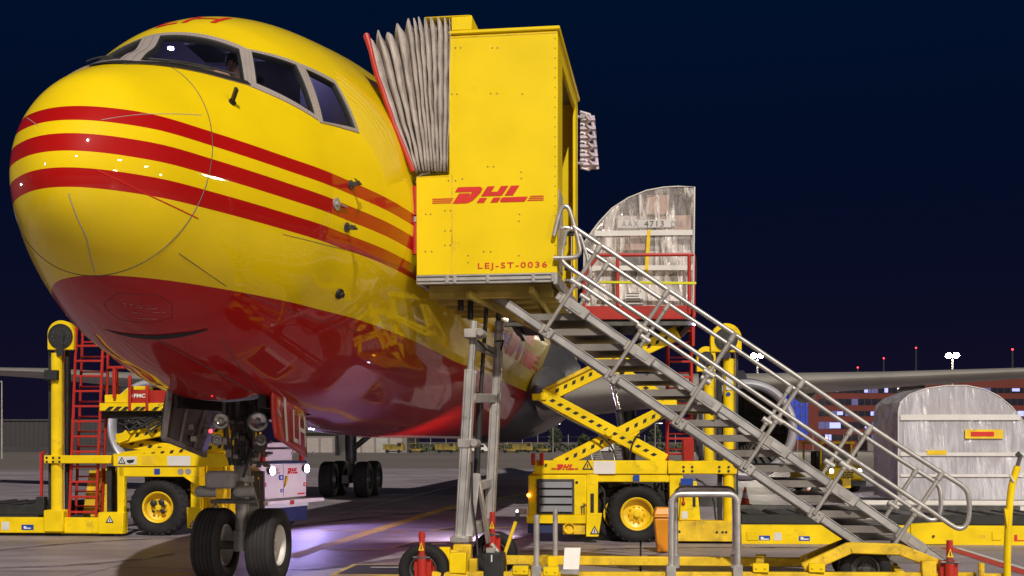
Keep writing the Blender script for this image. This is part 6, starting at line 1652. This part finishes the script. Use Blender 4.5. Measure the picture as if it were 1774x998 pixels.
M_leaf = pm('lit_leaves', (.045, .06, .02), .7, var=.4, scale=.6); M_bark = pm('bark', (.08, .06, .045), .8)
def tree(px, Y, h, lab):
    p = P(px, 784, Y); p.z = 0; rt = random.Random(int(px))
    t_ = thing('tree', lab, 'tree', p, 0, 'young trees beyond the apron')
    mb = MB().tube([(0, 0, 0), (.05, 0, h * .4), (0, .05, h * .85)], .11, 8, r1=.03)
    for k in range(6):
        a = rt.uniform(0, 6.28); z = h * rt.uniform(.35, .7); mb.tube([(0, 0, z), (math.cos(a) * .8, math.sin(a) * .8, z + .7)], .04, 5, r1=.015)
    mb.build('trunk', M_bark, t_)
    mb = MB()
    for k in range(900):
        while True:
            x, y, z = rt.uniform(-1, 1), rt.uniform(-1, 1), rt.uniform(-1, 1)
            if x * x + y * y + z * z < 1: break
        s = .10 + .08 * rt.random(); w_ = 1.35 * (1.1 - .45 * (z + 1) / 2)
        c = V(x * w_, y * w_, h * .62 + z * h * .40); 
        if math.sin(c.x * 4 + c.z * 3) + math.sin(c.y * 5 - c.z * 2) < -.5: continue
        a, b_ = V(rt.uniform(-1, 1), rt.uniform(-1, 1), rt.uniform(-1, 1)).normalized() * s, V(rt.uniform(-1, 1), rt.uniform(-1, 1), rt.uniform(-1, 1)).normalized() * s
        mb.poly([c - a, c + b_, c + a, c - b_])
    mb.build('crown', M_leaf, t_, smooth=False, fix=False)
tree(1135, 195, 4.6, 'young tree seen between the scissor arms and the red ladder'); tree(962, 195, 4.4, 'young tree seen left of the scissor arms'); tree(1012, 200, 3.2, 'low tree behind the crossing scissor arms')
hm = MB(); rt = random.Random(5)
for k in range(1600):
    px = rt.uniform(640, 1230); c = P(px, 784, 200 + rt.uniform(-2, 2)); c.z = rt.uniform(.1, 1.3)
    a, b_ = V(rt.uniform(-1, 1), rt.uniform(-1, 1), rt.uniform(-1, 1)).normalized() * .28, V(rt.uniform(-1, 1), rt.uniform(-1, 1), rt.uniform(-1, 1)).normalized() * .28
    hm.poly([c - a, c + b_, c + a, c - b_])
tag(hm.build('ground_cover', M_leaf, None, smooth=False, fix=False), 'low scrub along the far fence', None, kind='stuff')
def lamp_post(px, ytop, Y, lab, m=M_tube, heads=2, lit=True):
    p = P(px, 784, Y); h = P(px, ytop, Y).z; p.z = 0
    t_ = thing('lamp_post', lab, 'lamp post', p, 0)
    MB().cyl((0, 0, 0), (0, 0, h), .10, 8, r1=.06).build('pole', m, t_)
    for s in ((-1, 1)[:heads]):
        MB().cyl((0, 0, h - .1), (s * .75, 0, h), .05, 6).box(s * .9 - .35, s * .9 + .35, -.2, .2, h - .04, h + .10).build('lamp_arm', m, t_)
        if lit: MB().box(s * .9 - .28, s * .9 + .28, -.17, .17, h - .08, h - .042).build('lamp_glass', pm('street_lamp_lens', (.8, .8, .8), .3, emit=(1, .92, .8), estr=6), t_)
lamp_post(1135, 733, 190, 'twin headed lamp post seen between the scissor arms'); lamp_post(958, 734, 190, 'twin headed lamp post left of the scissor arms')
lamp_post(3, 660, 120, 'slim grey lamp post at the far left edge', heads=1, lit=False)
def step_ladder(px, Y, lab, h):
    p = P(px, 800, Y); p.z = 0
    t_ = thing('step_ladder', lab, 'step ladder', p, R(20), 'step ladders standing far off')
    l_ = MB()
    for x in (-.5, .3):
        l_.beam((x * 1.3, -1.0, 0), (x, 0, h), .09, .06).beam((x * 1.3, 1.0, 0), (x, 0, h), .09, .06)
    l_.build('ladder_frame', M_alu, t_)
    for k in range(7):
        f = (k + 1) / 8; MB().box(-.62 + .12 * f, .38 - .05 * f, -1 + f - .1, -1 + f + .1, h * f, h * f + .05).build('rung', M_alu, t_)
step_ladder(1068, 112, 'taller step ladder standing behind the crossed scissor arms', 2.1); step_ladder(1030, 108, 'shorter step ladder standing behind the crossed scissor arms', 1.6)

# ---------------- floodlight masts: two in view, the others light the aircraft from outside the frame
def flood(x, y, h, lab, aim, m, nl=2, fr=None, half=.55):
    t_ = thing('floodlight_mast', lab, 'floodlight mast', (x, y, 0), math.atan2(aim[1] - y, aim[0] - x) + math.pi / 2, 'floodlight masts round the apron')
    MB().cyl((0, 0, 0), (0, 0, h), .28, 12, r1=.12).build('pole', M_tube, t_)
    MB().box(-1.1 * nl / 2, 1.1 * nl / 2, -.08, .08, h - .12, h + .04).build('cross_arm', M_steel, t_)
    for k in range(nl):
        xx = (k - (nl - 1) / 2) * 1.25
        a = V(0, -1, -.35).normalized(); c = V(xx, -.15, h + .1)
        lh = MB().lathe(c, a, [(-.3, .15), (-.1, half * .9), (.0, half * 1.08), (.08, half * 1.1)], 16).build('lamp_head', M_steel, t_)
        MB().lathe(c, a, [(.05, half), (.09, half * .6), (.1, .001)], 16).build('lamp_lens', m, lh)
M_fl1 = pm('far_floodlight_lens', (.8, .8, .8), .3, emit=(1, .88, .70), estr=2200)
M_fl2 = pm('near_floodlight_lens', (.8, .8, .8), .3, emit=(1, .90, .74), estr=600)
M_fl4 = pm('added_fill_floodlight_lens', (.8, .8, .8), .3, emit=(1, .90, .80), estr=1900)  # lens of the unseen mast added to light the power cart
M_fl3 = pm('side_floodlight_lens', (.8, .8, .8), .3, emit=(1, .90, .78), estr=620)
for px, lab in ((1312, 'lit twin floodlight on a pole above the chain mast, left one of the two'), (1650, 'lit twin floodlight on a pole above the aircraft wing, right one of the two')):
    p = P(px, 617, 200); flood(p.x, 200, p.z, lab, (0, 0), M_fl1, 2, half=.46)
def away(az, d): return -4 + d * math.sin(R(az)), 10 - d * math.cos(R(az))
for az, d, h, m, lab, nl in ((47, 48, 19, M_fl2, 'tall floodlight mast behind the viewer on the right', 2), (62, 70, 18, M_fl2, 'floodlight mast far to the right of the viewer', 2), (74, 130, 17, M_fl2, 'floodlight mast furthest to the right of the viewer', 4), (-68, 50, 17, M_fl3, 'floodlight mast to the left of the viewer', 2), (44, 120, 17, M_fl4, 'low unseen fill floodlight mast added behind the viewer on the right', 4), (103, 75, 22, M_fl2, 'floodlight mast off the right side of the frame', 1), (-118, 90, 13, M_fl3, 'floodlight mast off the left side of the frame', 2), (-6, 80, 40, M_fl2, 'very tall unseen fill floodlight mast straight behind the viewer', 3)):  # unseen low mast added to light the power cart, tall one for fill
    x, y = away(az, d)
    flood(x, y, h, lab, (-3, 14), m, nl, half=.5)
# obstruction light masts
for px, py, Y, lab in ((1587, 604, 600, 'thin mast with red light right of the left floodlight'), (1531, 622, 600, 'short mast with faint red light over the office block'), (1486, 638, 600, 'low mast with small red light just over the wing'), (1754, 607, 500, 'thin mast with bright red light near the right edge')):
    p = P(px, py, Y); ms = thing('obstruction_mast', lab, 'radio mast', (p.x, Y, 0), 0, 'masts with red obstruction lights')
    mb = MB().tube([(-.8, 0, 0), (-.15, 0, p.z)], .15, 5).tube([(.8, 0, 0), (.15, 0, p.z)], .15, 5)
    for k in range(12):
        z = p.z * k / 12; f = 1 - k / 14; mb.tube([(-.8 * f, 0, z), (.8 * f, 0, z + p.z / 12)], .08, 4)
    mb.build('lattice', M_steel, ms)
    MB().sphere((0, 0, p.z + .4), .42, 10).build('red_light', M_redlamp, ms)
